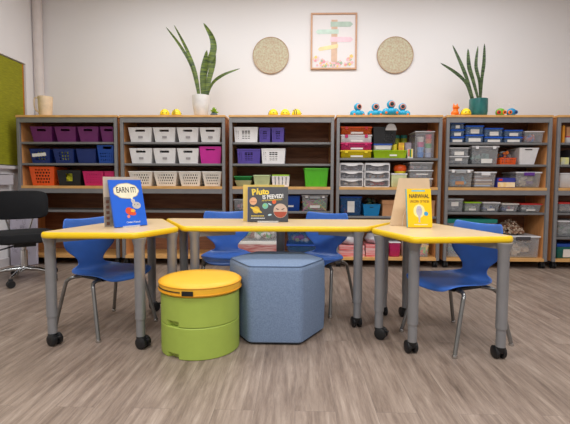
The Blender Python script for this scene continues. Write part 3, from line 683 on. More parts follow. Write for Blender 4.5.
r = tub('storage_box', 448.8, 469.6, 156.6, 164.8, ZS2, CLEAR, CLEARW, 'lower clear box of the pair at the left of the middle shelf', depth=.28, taper=.95, lidh=.012, card=(.3, .65, .5, .85, PAPER), contents=([(110, 116, 130), (150, 150, 156)], 'grey parts in the lower clear box of the left pair', 'small parts', 'box', .8))
tub('storage_box', 449, 469.4, 148.2, 156.6, r['_top'], CLEAR, CLEARW, 'upper clear box of the pair at the left of the middle shelf', depth=.28, taper=.95, lidh=.012, card=(.25, .75, .1, .6, PAPER), contents=([(90, 96, 110), (140, 140, 146)], 'grey parts in the upper clear box of the left pair', 'small parts', 'box', .7))
tub('storage_box', 471.4, 499.6, 146.6, 164.8, ZS2, CLEAR, CLEARW, 'large clear box with two white latches on the middle shelf', latch=WHITEP, depth=.3, card=(.35, .78, .08, .34, PAPER), contents=([(110, 150, 140), (190, 186, 184), (60, 60, 66), (120, 140, 110)], 'mixed papers in the large clear box with white latches', 'craft papers', 'box', .85))
basket('storage_basket', 500.4, 516.4, 158.4, 164.8, ZS2, ORANGEP, 'small orange-red lattice basket on the middle shelf', holes=grid_holes(7, 3, .05, .95, .1, .9, .55, .6), taper=.93, depth=.2, nu=42, nv=18)
cx, w = xr(501, 516)
chunks('craft_materials', cx, YI + .1, ZS2 + .008, w * .84, .16, .135, [(230, 120, 40), (60, 60, 70), (130, 120, 120), (40, 60, 140), (160, 160, 160)], 'orange and dark odds and ends heaped in the orange basket', 'odds and ends', n=70, size=.035, seed=11)
basket('storage_bin', 519, 538.6, 148.6, 164.8, ZS2, WHITEP, 'tall white tapered bin with a slot handle at the right of the shelf', 'bin', holes=slot_fn(.28, .68, .86, .93), taper=.74, depth=.26, nv=28)
tub('storage_box', 448.6, 474.2, 170, 187.6, ZB_, CLEAR, CLEARW, 'clear box with white latches and turquoise contents', latch=WHITEP, handle=GREYP, depth=.3, card=(.28, .66, .18, .38, CARD), contents=([(30, 140, 190), (60, 160, 200), (40, 90, 130)], 'turquoise folders in the left clear box of the third shelf', 'folders', 'box', .75))
tub('storage_box', 475, 497.6, 172, 187.6, ZB_, CLEAR, CLEARW, 'clear box of white and blue packets next to the turquoise one', depth=.3, handle=CLEARW, contents=([(220, 220, 228), (150, 180, 220), (150, 120, 110), (230, 200, 160)], 'white and blue packets in the clear box', 'packets', 'sheet', .85))
r = empty('snack_box', (at(507, 180, YI).x, YI + .06, ZB_), 0, 'blue and cream printed carton in front of the clear boxes', 'carton')
wq, hq = 17.5 * K, 9.6 * K
MB().box((0, 0, hq / 2), (wq, .1, hq), bev=.002).build('carton', mat('deep_blue_card', (50, 56, 150), .5), r)
MB().box((0, -.0512, hq * .3), (wq * .96, .002, hq * .5), bev=.0).build('front_panel', mat('cream_card', (240, 222, 190), .5, rgb2=(230, 190, 110), scale=16), r)
MB().box((-wq * .33, -.0512, hq * .8), (wq * .2, .002, hq * .2)).build('red_mark', REDP, r)
tub('storage_box', 516.6, 543.2, 172, 187.6, ZB_, CLEAR, CLEARW, 'clear box with a purple handle and mixed craft contents', depth=.3, handle=mat('purple_handle', (96, 40, 140), .4), contents=([(190, 160, 190), (100, 70, 130), (210, 196, 180), (180, 170, 150)], 'mixed purple and beige craft pieces in the box with the purple handle', 'craft pieces', 'box', .9))
tub('storage_box', 448, 465.4, 197.8, 211.3, ZL, CLEAR, GREYP, 'grey-lidded clear box with a white label at the left of the lower shelf', depth=.26, taper=.92, card=(.25, .7, .5, .85, PAPER), contents=([(120, 120, 130), (160, 160, 165)], 'grey parts in the grey-lidded box', 'small parts', 'box', .8))
for (a, b, yt, lid, lab, cc) in ((466, 483.4, 201.2, LIMEP, 'lime', [(190, 190, 180), (150, 160, 130)]), (484.2, 502.6, 201.2, WHITEP, 'plain white', [(200, 196, 190), (60, 80, 150), (180, 176, 176)]),
                                 (503.6, 521.4, 202.4, OFFW, 'off-white', [(200, 50, 60), (60, 70, 160), (220, 200, 210)]), (522.4, 545, 202.4, REDP, 'red', [(70, 66, 74), (200, 200, 200), (90, 84, 90)])):
    tub('storage_box', a, b, yt, 211.3, ZL, CLEAR, lid, 'clear box with a thin %s lid on the lower shelf of the plant bookcase' % lab, depth=.26, taper=.85, lidh=.013, card=(.25, .72, .2, .42, PAPER), contents=(cc, 'small pieces in the clear box with the %s lid' % lab, 'small pieces', 'box', .8))
tub('storage_box', 448.4, 500, 219.4, 258, ZLB_, CLEAR, TEALLID, 'large clear box with a dark teal lid behind the blue chair', depth=.34, taper=.93, lidh=.04, contents=([(40, 110, 110), (190, 50, 90), (90, 80, 120), (50, 60, 80)], 'dark and pink fabric in the large teal-lidded box', 'fabric', 'box', .8))
r = tub('storage_box', 508, 544.6, 236, 258, ZLB_, CLEAR, CLEARW, 'large frosted box with a dark handle on the bottom shelf', depth=.34, taper=.92, handle=mat('charcoal_plastic', (70, 66, 72), .4), contents=([(200, 176, 150), (170, 146, 124), (214, 196, 176)], 'beige fabric in the large frosted box', 'fabric', 'box', .9))
mb = MB(); cx, w = xr(508, 535); rr = random.Random(9)
mats = [mat('chip_a', (196, 160, 130), .8), mat('chip_b', (150, 108, 84), .8), mat('chip_c', (220, 198, 176), .8)]
for k in range(420):
    u, v = rr.uniform(-1, 1), rr.uniform(-1, 1)
    if u * u + v * v > 1: continue
    z = (1 - (u * u + v * v)) * .125 * rr.uniform(.3, 1)
    mb.mi = rr.randrange(3); mb.box((u * w / 2, v * .12, z + .01), (.03, .014, .012), rot(rr.random(), rr.random(), rr.random() * 3))
o = mb.build('wood_chips', mats); o.location = (cx - .01, YI + .17, r['_top'] + .012); tag(o, 'heap of brown wood chips on top of the large frosted box', 'wood chips', kind='stuff')
# -- bookcase 6
block('orange_box', 561.3, 564, 126, 142.8, ZS1, mat('amber_card', (230, 150, 30), .6), 'thin amber yellow box standing at the right edge of the picture', 'box', depth=.2)
r = tub('storage_box', 565, 585, 136.5, 142.8, ZS1, CLEARW, PINKP, 'pink-lidded box at the right edge of the top shelf', depth=.26, lidh=.01)
carton(565.4, 584, 127, 136.3, r['_top'], 'small brown cardboard box on the pink-lidded box', depth=.24)
block('flash_card_box', 561, 569.4, 157.8, 164.8, ZS2, mat('pale_yellow_print', (226, 220, 120), .6, rgb2=(200, 200, 190), scale=20), 'pale yellow printed box at the right edge of the middle shelf', 'box', depth=.15)
block('dark_box', 571, 590, 150, 164.8, ZS2, mat('charcoal_card', (50, 48, 56), .6), 'dark box beside the pale yellow printed one', 'box', depth=.2)
tub('storage_box', 560.6, 590, 173, 187.6, ZB_, CLEARW, CLEARW, 'frosted grey box on the third shelf at the right edge', depth=.3, contents=([(170, 166, 166), (210, 200, 190)], 'pale cloth in the frosted box at the right edge', 'cloth', 'sheet', .7))
tub('storage_box', 560.6, 590, 201, 211.3, ZL, CLEAR, REDP, 'red-lidded clear box at the right edge of the picture', depth=.28, contents=([(190, 170, 150), (160, 150, 150)], 'beige pieces in the red-lidded box at the right edge', 'small pieces', 'box', .8))
tub('storage_box', 560.6, 590, 219, 235.3, ZL6, CLEAR, CLEARW, 'clear box with green pieces at the right edge', depth=.28, contents=([(90, 140, 100), (150, 150, 150), (120, 130, 120)], 'green pieces in the clear box at the right edge', 'small pieces', 'box', .8))
tub('storage_box', 560.6, 590, 243.5, 258, ZLB_, mat('teal_tinted_plastic', (40, 120, 110), .3, alpha=.8), BLUEP, 'teal box with a blue lid and beige label at the bottom right', depth=.28, lidh=.03, card=(.22, .5, .1, .8, OFFW))

# ------------------------------------------------------------------ things on top of the bookcases
ZK = ZTOP + .0006
YK = YC + 0.10
KK = YK / F
def topx(px): return at(px, 112, YK).x
# pitcher
r = empty('pitcher', (topx(45.6), YK, ZK), 0, 'cream plastic pitcher with a side handle on the left end of the bookcases', 'pitcher')
CREAM = mat('cream_plastic', (238, 212, 178), .4)
q = 7 * KK; h = 19.5 * KK
MB().lathe([(q * .82, 0), (q * .86, .005), (q * .98, h), (q * .92, h), (q * .8, .008)], n=28).build('body', CREAM, r, smooth=True)
mb = MB(); mb.tube(smooth_path([(-q * .95, 0, h * .93), (-q * 1.55, 0, h * .93), (-q * 1.6, 0, h * .5), (-q * 1.3, 0, h * .3), (-q * .86, 0, h * .2)], 5), .007); mb.build('handle', CREAM, r, smooth=True)
# bee robots
STRIPE = mat('toy_black', (26, 24, 22), .4)
def bee(px, rz, lab, grp, w=9.8, dy=0.0):
    a = w * KK / 2
    r = empty('toy_bee_robot', (at(px, 112, YK + dy).x, YK + dy, ZK), rz, lab, 'toy robot', grp)
    MB().lathe([(a * .85, 0), (a * .98, a * .12), (a, a * .3)], n=24).build('base', mat('toy_amber', (226, 176, 16), .4), r, smooth=True)
    mb = MB(); prof = [(a * math.cos(t), a * .3 + a * 1.2 * math.sin(t)) for t in [PI / 2 * i / 8 for i in range(9)]]; prof[-1] = (0.0005, prof[-1][1])
    mb.lathe(prof, n=24, cap0=False).build('shell', TOYY, r, smooth=True)
    for t in (0.45, 0.75):
        mb = MB(); pts = []
        y = a * (t - .1)
        rad = math.sqrt(max(0, a * a - y * y)) * 1.0
        pts = [(rad * 1.01 * math.cos(u), y, a * .3 + rad * 1.21 * math.sin(u)) for u in [PI * i / 12 for i in range(13)]]
        mb.tube(pts, .0035, 6).build('stripe', STRIPE, r)
    for s in (-1, 1): MB().ball((s * a * .35, -a * .86, a * .62), a * .13, seg=10, ring=6).build('eye', STRIPE, r)
bee(164.8, 0.3, 'yellow domed toy robot, left one of the pair by the snake plant', 'yellow toy robots by the white pot')
bee(176.4, 1.9, 'yellow domed toy robot with black stripes showing, right one of the pair', 'yellow toy robots by the white pot')
bee(273.4, 0.5, 'leftmost of the three yellow toy robots under the framed print', 'yellow toy robots under the print')
bee(285.2, 0.0, 'middle one of the three yellow toy robots under the framed print', 'yellow toy robots under the print')
bee(296.6, 1.9, 'rightmost of the three yellow toy robots, stripes showing', 'yellow toy robots under the print')
bee(466, 0.0, 'single yellow domed toy robot between the orange figurine and teal pot', None, 9.6, -.045)
# blue robots
EYER = mat('toy_coral', (240, 140, 110), .4)
def dash(px, yaw, lab, s=1.0):
    u = KK * s; yy = YK + (-.045 if s > 1 else .06)
    r = empty('toy_robot', (at(px, 112, yy).x, yy, ZK), yaw, lab, 'toy robot', 'blue one-eyed toy robots')
    mb = MB()
    for x, y in ((-4.5, .4), (4.5, .4), (0, 2.8)): mb.ball((x * u, y * u, 3.6 * u), (3.7 * u, 3.7 * u, 3.6 * u))
    mb.ball((0, -1.2 * u, 3.8 * u), (4.4 * u, 4.0 * u, 3.7 * u))
    mb.build('body', TOYB, r, smooth=True)
    mb = MB(); mb.lathe([(2.3 * u, 5.8 * u), (1.9 * u, 8 * u)], n=16).build('neck', STRIPE, r)
    mb = MB(); hz = 10.6 * u; mb.ball((0, -.3 * u, hz), (4.1 * u, 3.9 * u, 4.0 * u)).build('head', TOYB, r, smooth=True)
    M = rot(PI / 2, 0, 0)
    MB().lathe([(2.7 * u, 0), (2.7 * u, .9 * u), (1.9 * u, 1.2 * u), (1.9 * u, 0)], (0, -2.9 * u, hz), 20, M).build('eye_ring', EYER, r, smooth=True)
    MB().lathe([(1.7 * u, 0), (1.7 * u, 1.0 * u), (.6 * u, 1.25 * u)], (0, -2.9 * u, hz), 16, M).build('eye', STRIPE, r, smooth=True)
    for s_ in (-1, 1): MB().lathe([(1.1 * u, 0), (1.1 * u, .5 * u), (.5 * u, .7 * u)], (s_ * 5.2 * u, -2.9 * u, 2.6 * u), 14, M).build('wheel_cap', TOYO, r, smooth=True)
dash(357.6, .35, 'leftmost of the four blue one-eyed toy robots, looking to the right', .96)
dash(375.4, .0, 'second blue one-eyed toy robot from the left', .96)
dash(390.8, .05, 'tallest blue one-eyed toy robot, third from the left', 1.02)
dash(402.3, -.1, 'rightmost of the four blue one-eyed toy robots', .96)
# orange figurine
u = KK
r = empty('toy_figurine', (topx(455), YK, ZK), .3, 'bright orange crouching figurine with pointed ears', 'figurine')
mb = MB(); mb.ball((0, 0, 3.2 * u), (3.9 * u, 3.4 * u, 3.2 * u)); mb.ball((.4 * u, -.2 * u, 5.8 * u), (2.6 * u, 2.4 * u, 2.8 * u)); mb.ball((3.4 * u, -1 * u, 1.4 * u), (2.2 * u, 1.8 * u, 1.3 * u)); mb.ball((-3 * u, -1 * u, 1.2 * u), (1.8 * u, 1.8 * u, 1.2 * u)); mb.build('body', TOYO, r, smooth=True)
mb = MB(); mb.ball((.2 * u, -.5 * u, 8.8 * u), (3.1 * u, 2.6 * u, 2.2 * u)); mb.ball((2.4 * u, -1.4 * u, 8.3 * u), (1.4 * u, 1.2 * u, 1 * u)); mb.build('head', TOYO, r, smooth=True)
for s_ in (-1, 1): MB().lathe([(1.0 * u, 0), (.15 * u, 2.6 * u)], (s_ * 1.9 * u + .2 * u, -.2 * u, 10.2 * u), 10).build('ear', TOYO, r, smooth=True)
# round-eyed toys
def owl(px, c, ring1, ring2, lab, g=1):
    u = KK
    r = empty('round_toy', (topx(px), YK, ZK), 0, lab, 'toy')
    MB().ball((0, 0, 4.0 * u), (4.6 * u, 3.4 * u, 4.0 * u)).build('body', c, r, smooth=True)
    M = rot(PI / 2, 0, 0)
    for s_, m in ((-1, ring1), (1, ring2)):
        MB().lathe([(1.9 * u, 0), (1.9 * u, .9 * u), (1.1 * u, 1.1 * u)], (s_ * 2.7 * u, -2.5 * u, 3.7 * u), 18, M).build('eye_ring', m, r, smooth=True)
        MB().ball((s_ * 2.7 * u, -3.5 * u, 3.7 * u), (1.0 * u, .6 * u, 1.0 * u), seg=12, ring=8).build('pupil', STRIPE, r, smooth=True)
    for s_ in (-1, 1):
        mb = MB(); mb.tube([(s_ * 1.5 * u, 0, 6.8 * u), (s_ * 2.6 * u, 0, 11.5 * u)], .0012, 5); mb.ball((s_ * 2.6 * u, 0, 11.7 * u), .6 * u, seg=8, ring=6); mb.build('antenna', WHITEP, r)
owl(500.3, mat('toy_green', (120, 186, 60), .4), REDP, TOYO, 'small green round-eyed toy right of the teal pot')
owl(511.4, mat('toy_sky', (40, 150, 200), .4), TOYO, mat('toy_dark_blue', (30, 100, 170), .4), 'small blue round-eyed toy next to the green one')
# small succulent
r = empty('succulent', (topx(214), YK, ZK), 0, 'tiny green succulent in a dark dish beside the white pot', 'plant')
MB().lathe([(2.2 * u, 0), (3.8 * u, 1.2 * u), (3.4 * u, 2.4 * u), (2 * u, 3.6 * u)], n=18).build('dish', mat('slate_dish', (60, 74, 80), .5), r, smooth=True)
mb = MB()
for k in range(16):
    t = k * 2.4; e = .15 + .08 * k
    d = Vector((math.cos(t) * math.cos(e), math.sin(t) * math.cos(e), math.sin(e)))
    b = Vector((0, 0, 3.6 * u + k * .22 * u)); L = (4.8 - .16 * k) * u
    mb.tube([b, b + d * L * .5, b + d * L], [.5 * u, .95 * u, .1 * u], 6)
mb.build('leaves', mat('lime_leaf', (142, 178, 40), .5), r, smooth=True)
# snake plants
def leaf(mb, pts, wid, twist=0.0):
    P = smooth_path(pts, 6); n = len(P)
    rs = []
    for i, p in enumerate(P):
        t = i / (n - 1)
        d = (P[min(i + 1, n - 1)] - P[max(i - 1, 0)]).normalized()
        side = Vector((0, 1, 0)).cross(d); side = side if side.length > .01 else Vector((1, 0, 0)); side.normalize()
        side = Matrix.Rotation(twist * math.sin(t * 5), 3, d) @ side
        nrm = d.cross(side).normalized()
        w = wid * (0.55 + 0.9 * math.sin(min(1, t * 1.25) * PI * .55)) * (1 - t ** 4.0) ** .8 * .36 + .0008
        th = .0018 + .0015 * (1 - t)
        rs.append([p - side * w, p - side * w * .5 + nrm * (w * .22 - th), p + nrm * (w * .3 - th), p + side * w * .5 + nrm * (w * .22 - th), p + side * w, p + side * w * .5 + nrm * (w * .22 + th), p + nrm * (w * .3 + th), p - side * w * .5 + nrm * (w * .22 + th)])
    mb.rings(rs)
def leaf_mat(name, a, b, edge):
    m = mat(name, a, .42, 0, .1, 9, rgb2=b, stretch=(.8, .8, 7)); return m
LM1 = leaf_mat('snake_leaf_yellow', (112, 128, 44), (38, 60, 28), None)
LM2 = leaf_mat('snake_leaf_dark', (92, 110, 66), (30, 50, 32), None)
def plant(pxc, pot_w, pot_h, pot_mat, taper, leaves, lm, lab, rim):
    Y = YK + .04
    k = Y / F
    base = at(pxc, 112, Y)
    r = empty('potted_snake_plant', (base.x, Y, ZK), 0, lab, 'plant')
    a = pot_w * k / 2; h = pot_h * k
    if taper < .8: prof = [(a * taper, 0), (a * taper * 1.05, .004), (a * .92, h * .55), (a, h * .9), (a, h), (a * .93, h), (a * .9, h * .85), (a * .85, h * .84)]
    else: prof = [(a * .86, 0), (a * .9, .005), (a, h * .3), (a, h), (a * .92, h), (a * .9, h * .88), (a * .85, h * .87)]
    MB().lathe(prof, n=32).build('pot', pot_mat, r, smooth=True)
    MB().lathe([(a * .88, h * .86), (a * .3, h * .9), (.001, h * .9)], n=20).build('soil', mat('potting_soil', (70, 54, 42), .9), r, smooth=True)
    for pts, wd, tw, dy in leaves:
        P = []
        n = len(pts)
        for i, (px, py) in enumerate(pts):
            q = at(px, py, Y + dy * i / (n - 1)); P.append((q.x - base.x, dy * i / (n - 1), q.z - ZK))
        P[0] = (P[0][0], 0, h * .86)
        mb = MB(); leaf(mb, P, wd * k, tw); mb.build('leaf', lm, r, smooth=True)
plant(201, 17.6, 21, mat('white_glazed_pot', (236, 232, 230), .35), .68,
      [([(199, 96), (192, 68), (181, 47), (166, 27)], 3.0, .3, .02), ([(200, 96), (195.5, 72), (186, 48), (174, 25)], 3.2, .4, -.03), ([(204, 96), (205, 72), (213, 52), (212, 38), (203.5, 23)], 6.8, .35, .01),
       ([(203, 96), (203, 74), (207, 50)], 6.4, .2, -.03), ([(206, 96), (209, 80), (213.5, 60), (213, 42)], 5.6, .3, .03), ([(206.5, 95), (212, 84), (223, 75), (240, 68.5)], 3.0, .25, -.04)],
      LM1, 'snake plant with twisted leaves in a tapered white pot', 0)
plant(478.2, 17.2, 17.2, mat('teal_glazed_pot', (34, 112, 108), .3, coat=.3, rgb2=(26, 92, 92)), .86,
      [([(472, 100), (466.5, 84), (456, 73), (440.5, 63)], 3.4, .1, -.03), ([(474, 100), (468, 82), (462, 66), (452.5, 45)], 3.8, .1, .02), ([(479, 100), (473, 80), (469, 66), (468, 48.5)], 4.4, .15, -.02),
       ([(480, 100), (479.5, 82), (476, 66), (478, 46)], 3.6, .15, .03), ([(480.5, 100), (482, 78), (484, 62), (484.5, 43.5)], 3.6, .1, -.01)],
      LM2, 'snake plant with straight banded leaves in a teal pot', 0)

# ------------------------------------------------------------------ wall things
def disc(px, py, d, lab):
    a = at(px, py, YW - .012); R = d * YW / F / 2
    r = empty('wall_disc', (a.x, YW - .001, a.z), 0, lab, 'wall hanging', 'round wall discs')
    M = rot(PI / 2, 0, 0)
    m = mat('sage_fibre_weave', (196, 194, 166), .9, 0, .2, 60, rgb2=(184, 160, 138), bump=.4)
    MB().lathe([(R * .97, 0), (R * .97, .012), (.001, .013)], (0, 0, 0), 48, M).build('woven_face', m, r, smooth=True)
    mb = MB(); mb.lathe([(R * .965, .002), (R * .965, .016), (R, .016), (R, 0)], (0, 0, 0), 48, M, False, False).build('rim', mat('dusty_tan_rim', (182, 150, 122), .7), r, smooth=True)
disc(270.8, 55.4, 35.4, 'round sage woven wall disc left of the framed print')
disc(395.2, 55, 35.2, 'round sage woven wall disc right of the framed print')
a = at(311, 12.8, YW - .02); b = at(356.6, 69.2, YW - .02)
fw, fh = b.x - a.x, a.z - b.z
r = empty('framed_print', ((a.x + b.x) / 2, YW - .001, b.z), 0, 'pale wood framed print of a signpost above pink flowers', 'picture')
FWOOD = mat('pale_oak_frame', (206, 160, 128), .5, 0, .06, 14)
mb = MB(); t = .018
mb.span((-fw / 2, -.022, 0), (-fw / 2 + t, 0, fh)); mb.span((fw / 2 - t, -.022, 0), (fw / 2, 0, fh)); mb.span((-fw / 2 + t, -.022, 0), (fw / 2 - t, 0, t)); mb.span((-fw / 2 + t, -.022, fh - t), (fw / 2 - t, 0, fh)); mb.build('frame', FWOOD, r, bevel=.002)
MB().span((-fw / 2 + t, -.010, t), (fw / 2 - t, -.002, fh - t)).build('print', mat('print_paper', (228, 222, 222), .6, 0, .005), r)
kx = fw / 45.6; kz = fh / 56.4
def pp(x, y): return (x - 333.8) * kx, (69.2 - y) * kz      # photo pixel to the frame's plane
def flat(mb, pts, y=-.0112):
    mb.rings([[Vector((pp(*p)[0], y, pp(*p)[1])) for p in pts], [Vector((pp(*p)[0], y + .001, pp(*p)[1])) for p in pts]])
mb = MB(); flat(mb, [(331.3, 19.5), (337.3, 19.5), (337.3, 62), (331.3, 62)]); mb.build('painted_post', mat('print_tan', (222, 188, 164), .7), r)
for nm, c, pts in (('painted_sign', (186, 204, 190), [(330.5, 21.5), (350, 21.5), (352.5, 24), (350, 26.5), (330.5, 26.5)]),
                   ('painted_sign', (206, 226, 214), [(338.5, 29), (318, 29.3), (315.8, 31.5), (318, 33.7), (338.5, 33.5)]),
                   ('painted_sign', (242, 208, 218), [(330.5, 36.5), (350.5, 36.8), (353, 39.2), (350.5, 41.7), (330.5, 41.5)]),
                   ('painted_sign', (248, 226, 172), [(338, 43.6), (320, 46.8), (318, 49), (320, 50.6), (338, 47.6)])):
    mb = MB(); flat(mb, pts, -.0122); mb.build(nm, mat('print_%d_%d_%d' % c, c, .7), r)
mb = MB(); cs = [(244, 190, 196), (236, 160, 170), (250, 206, 120), (170, 190, 160), (246, 206, 210)]
rr = random.Random(4)
for k in range(70):
    x = rr.uniform(314.5, 353.2); e = abs(x - 333) / 19
    y = rr.uniform(66 - 4 - 7 * e ** 1.5, 66); mb.mi = rr.randrange(5)
    qx, qz = pp(x, y); rad = rr.uniform(.012, .022)
    qz = max(qz, t + rad); qx = max(-fw / 2 + t + rad, min(fw / 2 - t - rad, qx))
    mb.rings([[Vector((qx + rad * (1 + .25 * math.cos(5 * q_)) * .8 * math.cos(q_), yy, qz + rad * (1 + .25 * math.cos(5 * q_)) * .8 * math.sin(q_))) for q_ in [2 * PI * i / 20 for i in range(20)]] for yy in (-.0125 - k * .00001, -.0115)])
mb.build('painted_flowers', [mat('print_%d_%d_%d' % c, c, .7) for c in cs], r)

# ------------------------------------------------------------------ tables
ZTB = 0.592; TT = 0.030
def rounded(poly, rad, n=7):
    out = []; N = len(poly)
    for i in range(N):
        p = Vector(poly[i]); a = Vector(poly[i - 1]); b = Vector(poly[(i + 1) % N])
        u = (a - p).normalized(); v = (b - p).normalized()
        ang = u.angle(v); d = min(rad / math.tan(ang / 2), (a - p).length * .45, (b - p).length * .45)
        p0 = p + u * d; p1 = p + v * d
        for k in range(n + 1):
            t = k / n; out.append(p0 * (1 - t) ** 2 + p * 2 * t * (1 - t) + p1 * t * t)
    return out
def inset(pts, d):
    N = len(pts); out = []
    A = sum(pts[i].x * pts[(i + 1) % N].y - pts[(i + 1) % N].x * pts[i].y for i in range(N)); sg = 1 if A > 0 else -1
    for i in range(N):
        a, b = pts[i - 1], pts[(i + 1) % N]; t = (b - a).normalized(); out.append(pts[i] + Vector((-t.y, t.x)) * d * sg)
    return out
def table(poly, legs, label, rails, spin):
    c = sum((Vector(p) for p in poly), Vector((0, 0))) / len(poly)
    root = empty('classroom_table', (c.x, c.y, 0), 0, label, 'table')
    P = [p - c for p in rounded(poly, .05)]
    def R(d, z): return [Vector((p.x, p.y, z)) for p in (inset(P, d) if d else P)]
    mb = MB(); z1 = ZTB; z0 = ZTB - TT
    mb.rings([R(.006, z0), R(.001, z0 + .005), R(0, z0 + .011), R(0, z1 - .011), R(.003, z1 - .003), R(.008, z1 + .0003), R(.013, z1 + .0003)], True, False)
    mb.build('edge_band', YEDGE, root, smooth=True)
    mb = MB(); mb.rings([R(.012, z0 + .002), R(.012, z1)]); mb.build('tabletop', LAM, root)
    mb = MB()
    for l in legs:
        A = Vector(l) - c; d = -A; L_ = min(.24, d.length * .6); d = d.normalized(); B = A + d * L_; ang = math.atan2(d.y, d.x)
        mb = MB(); mb.box(((A.x + B.x) / 2, (A.y + B.y) / 2, z0 - .016), (L_, .03, .03), rot(0, 0, ang), .002); mb.build('bracket', LEG, root)
    mb = MB(); mb.box((0, 0, z0 - .008), (.3, .2, .014), bev=.003); mb.build('underframe', LEG, root)
    for i, l in enumerate(legs):
        x, y = l[0] - c.x, l[1] - c.y
        mb = MB(); mb.lathe([(.026, .15), (.026, z0 - .04), (.034, z0 - .012), (.036, z0)], (x, y, 0), 24)
        mb.lathe([(.0225, .062), (.0225, .16)], (x, y, 0), 24); lg = mb.build('leg', LEG, root, smooth=True)
        a = spin[i % len(spin)]; M = rot(0, 0, a); r = .031
        mb = MB()
        for s_ in (-1, 1):
            mb.lathe([(r * .8, -.011), (r, -.007), (r, .007), (r * .8, .011)], Vector((x, y, r)) + M @ Vector((s_ * .0175, .014, 0)), 20, M @ rot(0, PI / 2, 0))
        mb.box(Vector((x, y, .040)) + M @ Vector((0, .006, 0)), (.022, .04, .022), M, .004)
        mb.lathe([(.02, .044), (.0225, .050), (.0225, .062)], (x, y, 0), 18)
        mb.box(Vector((x, y, .045)) + M @ Vector((0, .045, 0)), (.02, .018, .008), M, .002)
        mb.build('caster', BLACK, lg, smooth=True)
    return root
def T(px, py): v = fl(px, py, ZTB); return (v.x, v.y)
def G(px, py): v = fl(px, py, 0); return (v.x, v.y)
# left table
A = T(180, 226.9); B = T(137, 233.0); C = T(35, 232.6); D = T(133, 218.6); E = T(163.5, 218.6)
AL = (A[0] - .006, A[1])
tabL = [AL, B, C, D, E]
fr = [G(53, 344.5), G(141, 347.5), G(173, 332), G(152.5, 311)]
table(tabL, fr, 'left yellow-edged table with the blue book on it', [(0, 1), (1, 2), (2, 3), (3, 0)], [-1.9, -1.9, .5, -1.0])
# middle table
EM = T(166.5, 218.4); FM = T(181.5, 226.4); GM = T(368.5, 226.9); HM = T(401, 218.2)
tabM = [FM, GM, (HM[0], EM[1] + .02), (EM[0] - .02, EM[1] + .02)]
fm = [G(195.5, 328), G(357, 327.5), G(383, 316), G(184.5, 314)]
mc = fl(283.2, 310, 0)
fm.append((fl(280.6, 312)[0], fl(275.5, 329.5).y + .24 + .034))
table(tabM, fm, 'middle yellow-edged table with the black planet book on it', [(0, 1), (1, 2), (2, 3), (3, 0)], [.3, .2, .1, .4, .2])
# right table
AR = T(369.5, 228.1); BR = T(413, 237.4); CR = T(519, 236.6); DR = T(417, 220.4); ER = T(404, 220.2)
tabR = [(AR[0] + .008, AR[1] - .004), BR, CR, DR, ER]
fr2 = [G(378.5, 338), G(412, 353.5), G(500, 359), G(405.5, 317)]
table(tabR, fr2, 'right yellow-edged table with the yellow book on it', [(0, 1), (1, 2), (2, 3), (3, 0)], [-2.1, .15, .1, .3])

# ------------------------------------------------------------------ chairs
def shell_mesh():
    prof = [(-.205, .298, .135), (-.203, .318, .165), (-.175, .330, .180), (-.10, .330, .186), (-.02, .322, .186), (.05, .318, .178), (.11, .324, .146), (.130, .336, .110), (.143, .354, .086), (.150, .374, .080),
            (.155, .398, .092), (.159, .422, .122), (.164, .452, .158), (.169, .490, .174), (.175, .545, .172), (.180, .595, .165), (.182, .622, .156)]
    mb = MB(); n = 12; rows = []
    for i, (y, z, w) in enumerate(prof):
        row = []
        for j in range(n + 1):
            t = -1 + 2 * j / n
            back = max(0, min(1, (z - .38) / .10)) if i > 8 else 0
            yy = y - .035 * back * t * t; zz = z
            if i <= 7: zz += .014 * abs(t) ** 3 * (1 - back) - .004 * (1 - t * t)
            if i in (8, 9, 10): yy -= .012 * t * t
            if z > .58: zz += .012 * t * t * (2 if z > .61 else 1) / 2
            row.append(mb.bm.verts.new((t * w, yy, zz)))
        rows.append(row)
    for i in range(len(rows) - 1):
        for j in range(n): mb._f([rows[i][j], rows[i][j + 1], rows[i + 1][j + 1], rows[i + 1][j]])
    return mb
def chair(back_mid, u, label, first=[None]):
    u = Vector(u).normalized(); c = Vector(back_mid) + u * .195
    rz = math.atan2(u.y, u.x) + PI / 2
    if first[0] is not None:
        src = first[0]; r = src.copy(); COL.objects.link(r)
        r.location = (c.x, c.y, 0); r.rotation_euler = (0, 0, rz); r['label'] = label
        for ch in src.children:
            k = ch.copy(); COL.objects.link(k); k.parent = r
            for g in ch.children:
                q = g.copy(); COL.objects.link(q); q.parent = k
        return r
    root = empty('classroom_chair', (c.x, c.y, 0), rz, label, 'chair', 'blue shell classroom chairs')
    shell_mesh().build('shell', BLUESH, root, smooth=True, solid=.007, sub=1)
    mb = MB()
    for y in (-.115, .07): mb.tube([(-.10, y, .303), (.10, y, .303)], .010)
    for x in (-.10, .10): mb.tube([(x, -.115, .303), (x, .07, .303)], .010)
    mb.box((0, -.02, .311), (.18, .17, .006)); mb.build('seat_frame', BLACK, root, smooth=True)
    for sx in (-1, 1):
        for sy, y0, dy in ((-1, -.098, .018), (1, .07, .05)):
            mb = MB(); mb.tube(smooth_path([(sx * .09, y0, .302), (sx * .145, y0 + sy * dy * .5, .300), (sx * .164, y0 + sy * dy * .9, .284), (sx * .170, y0 + sy * (dy + .012), .25), (sx * .195, sy * .195, .012)], 5), .0105, 12)
            lg = mb.build('leg', CHLEG, root, smooth=True)
            MB().lathe([(.013, 0), (.014, .004), (.010, .018)], (sx * .195, sy * .196, 0), 14).build('glide', CHROME, lg, smooth=True)
    first[0] = root; return root
def mid(a, b): return ((a[0] + b[0]) / 2, (a[1] + b[1]) / 2)
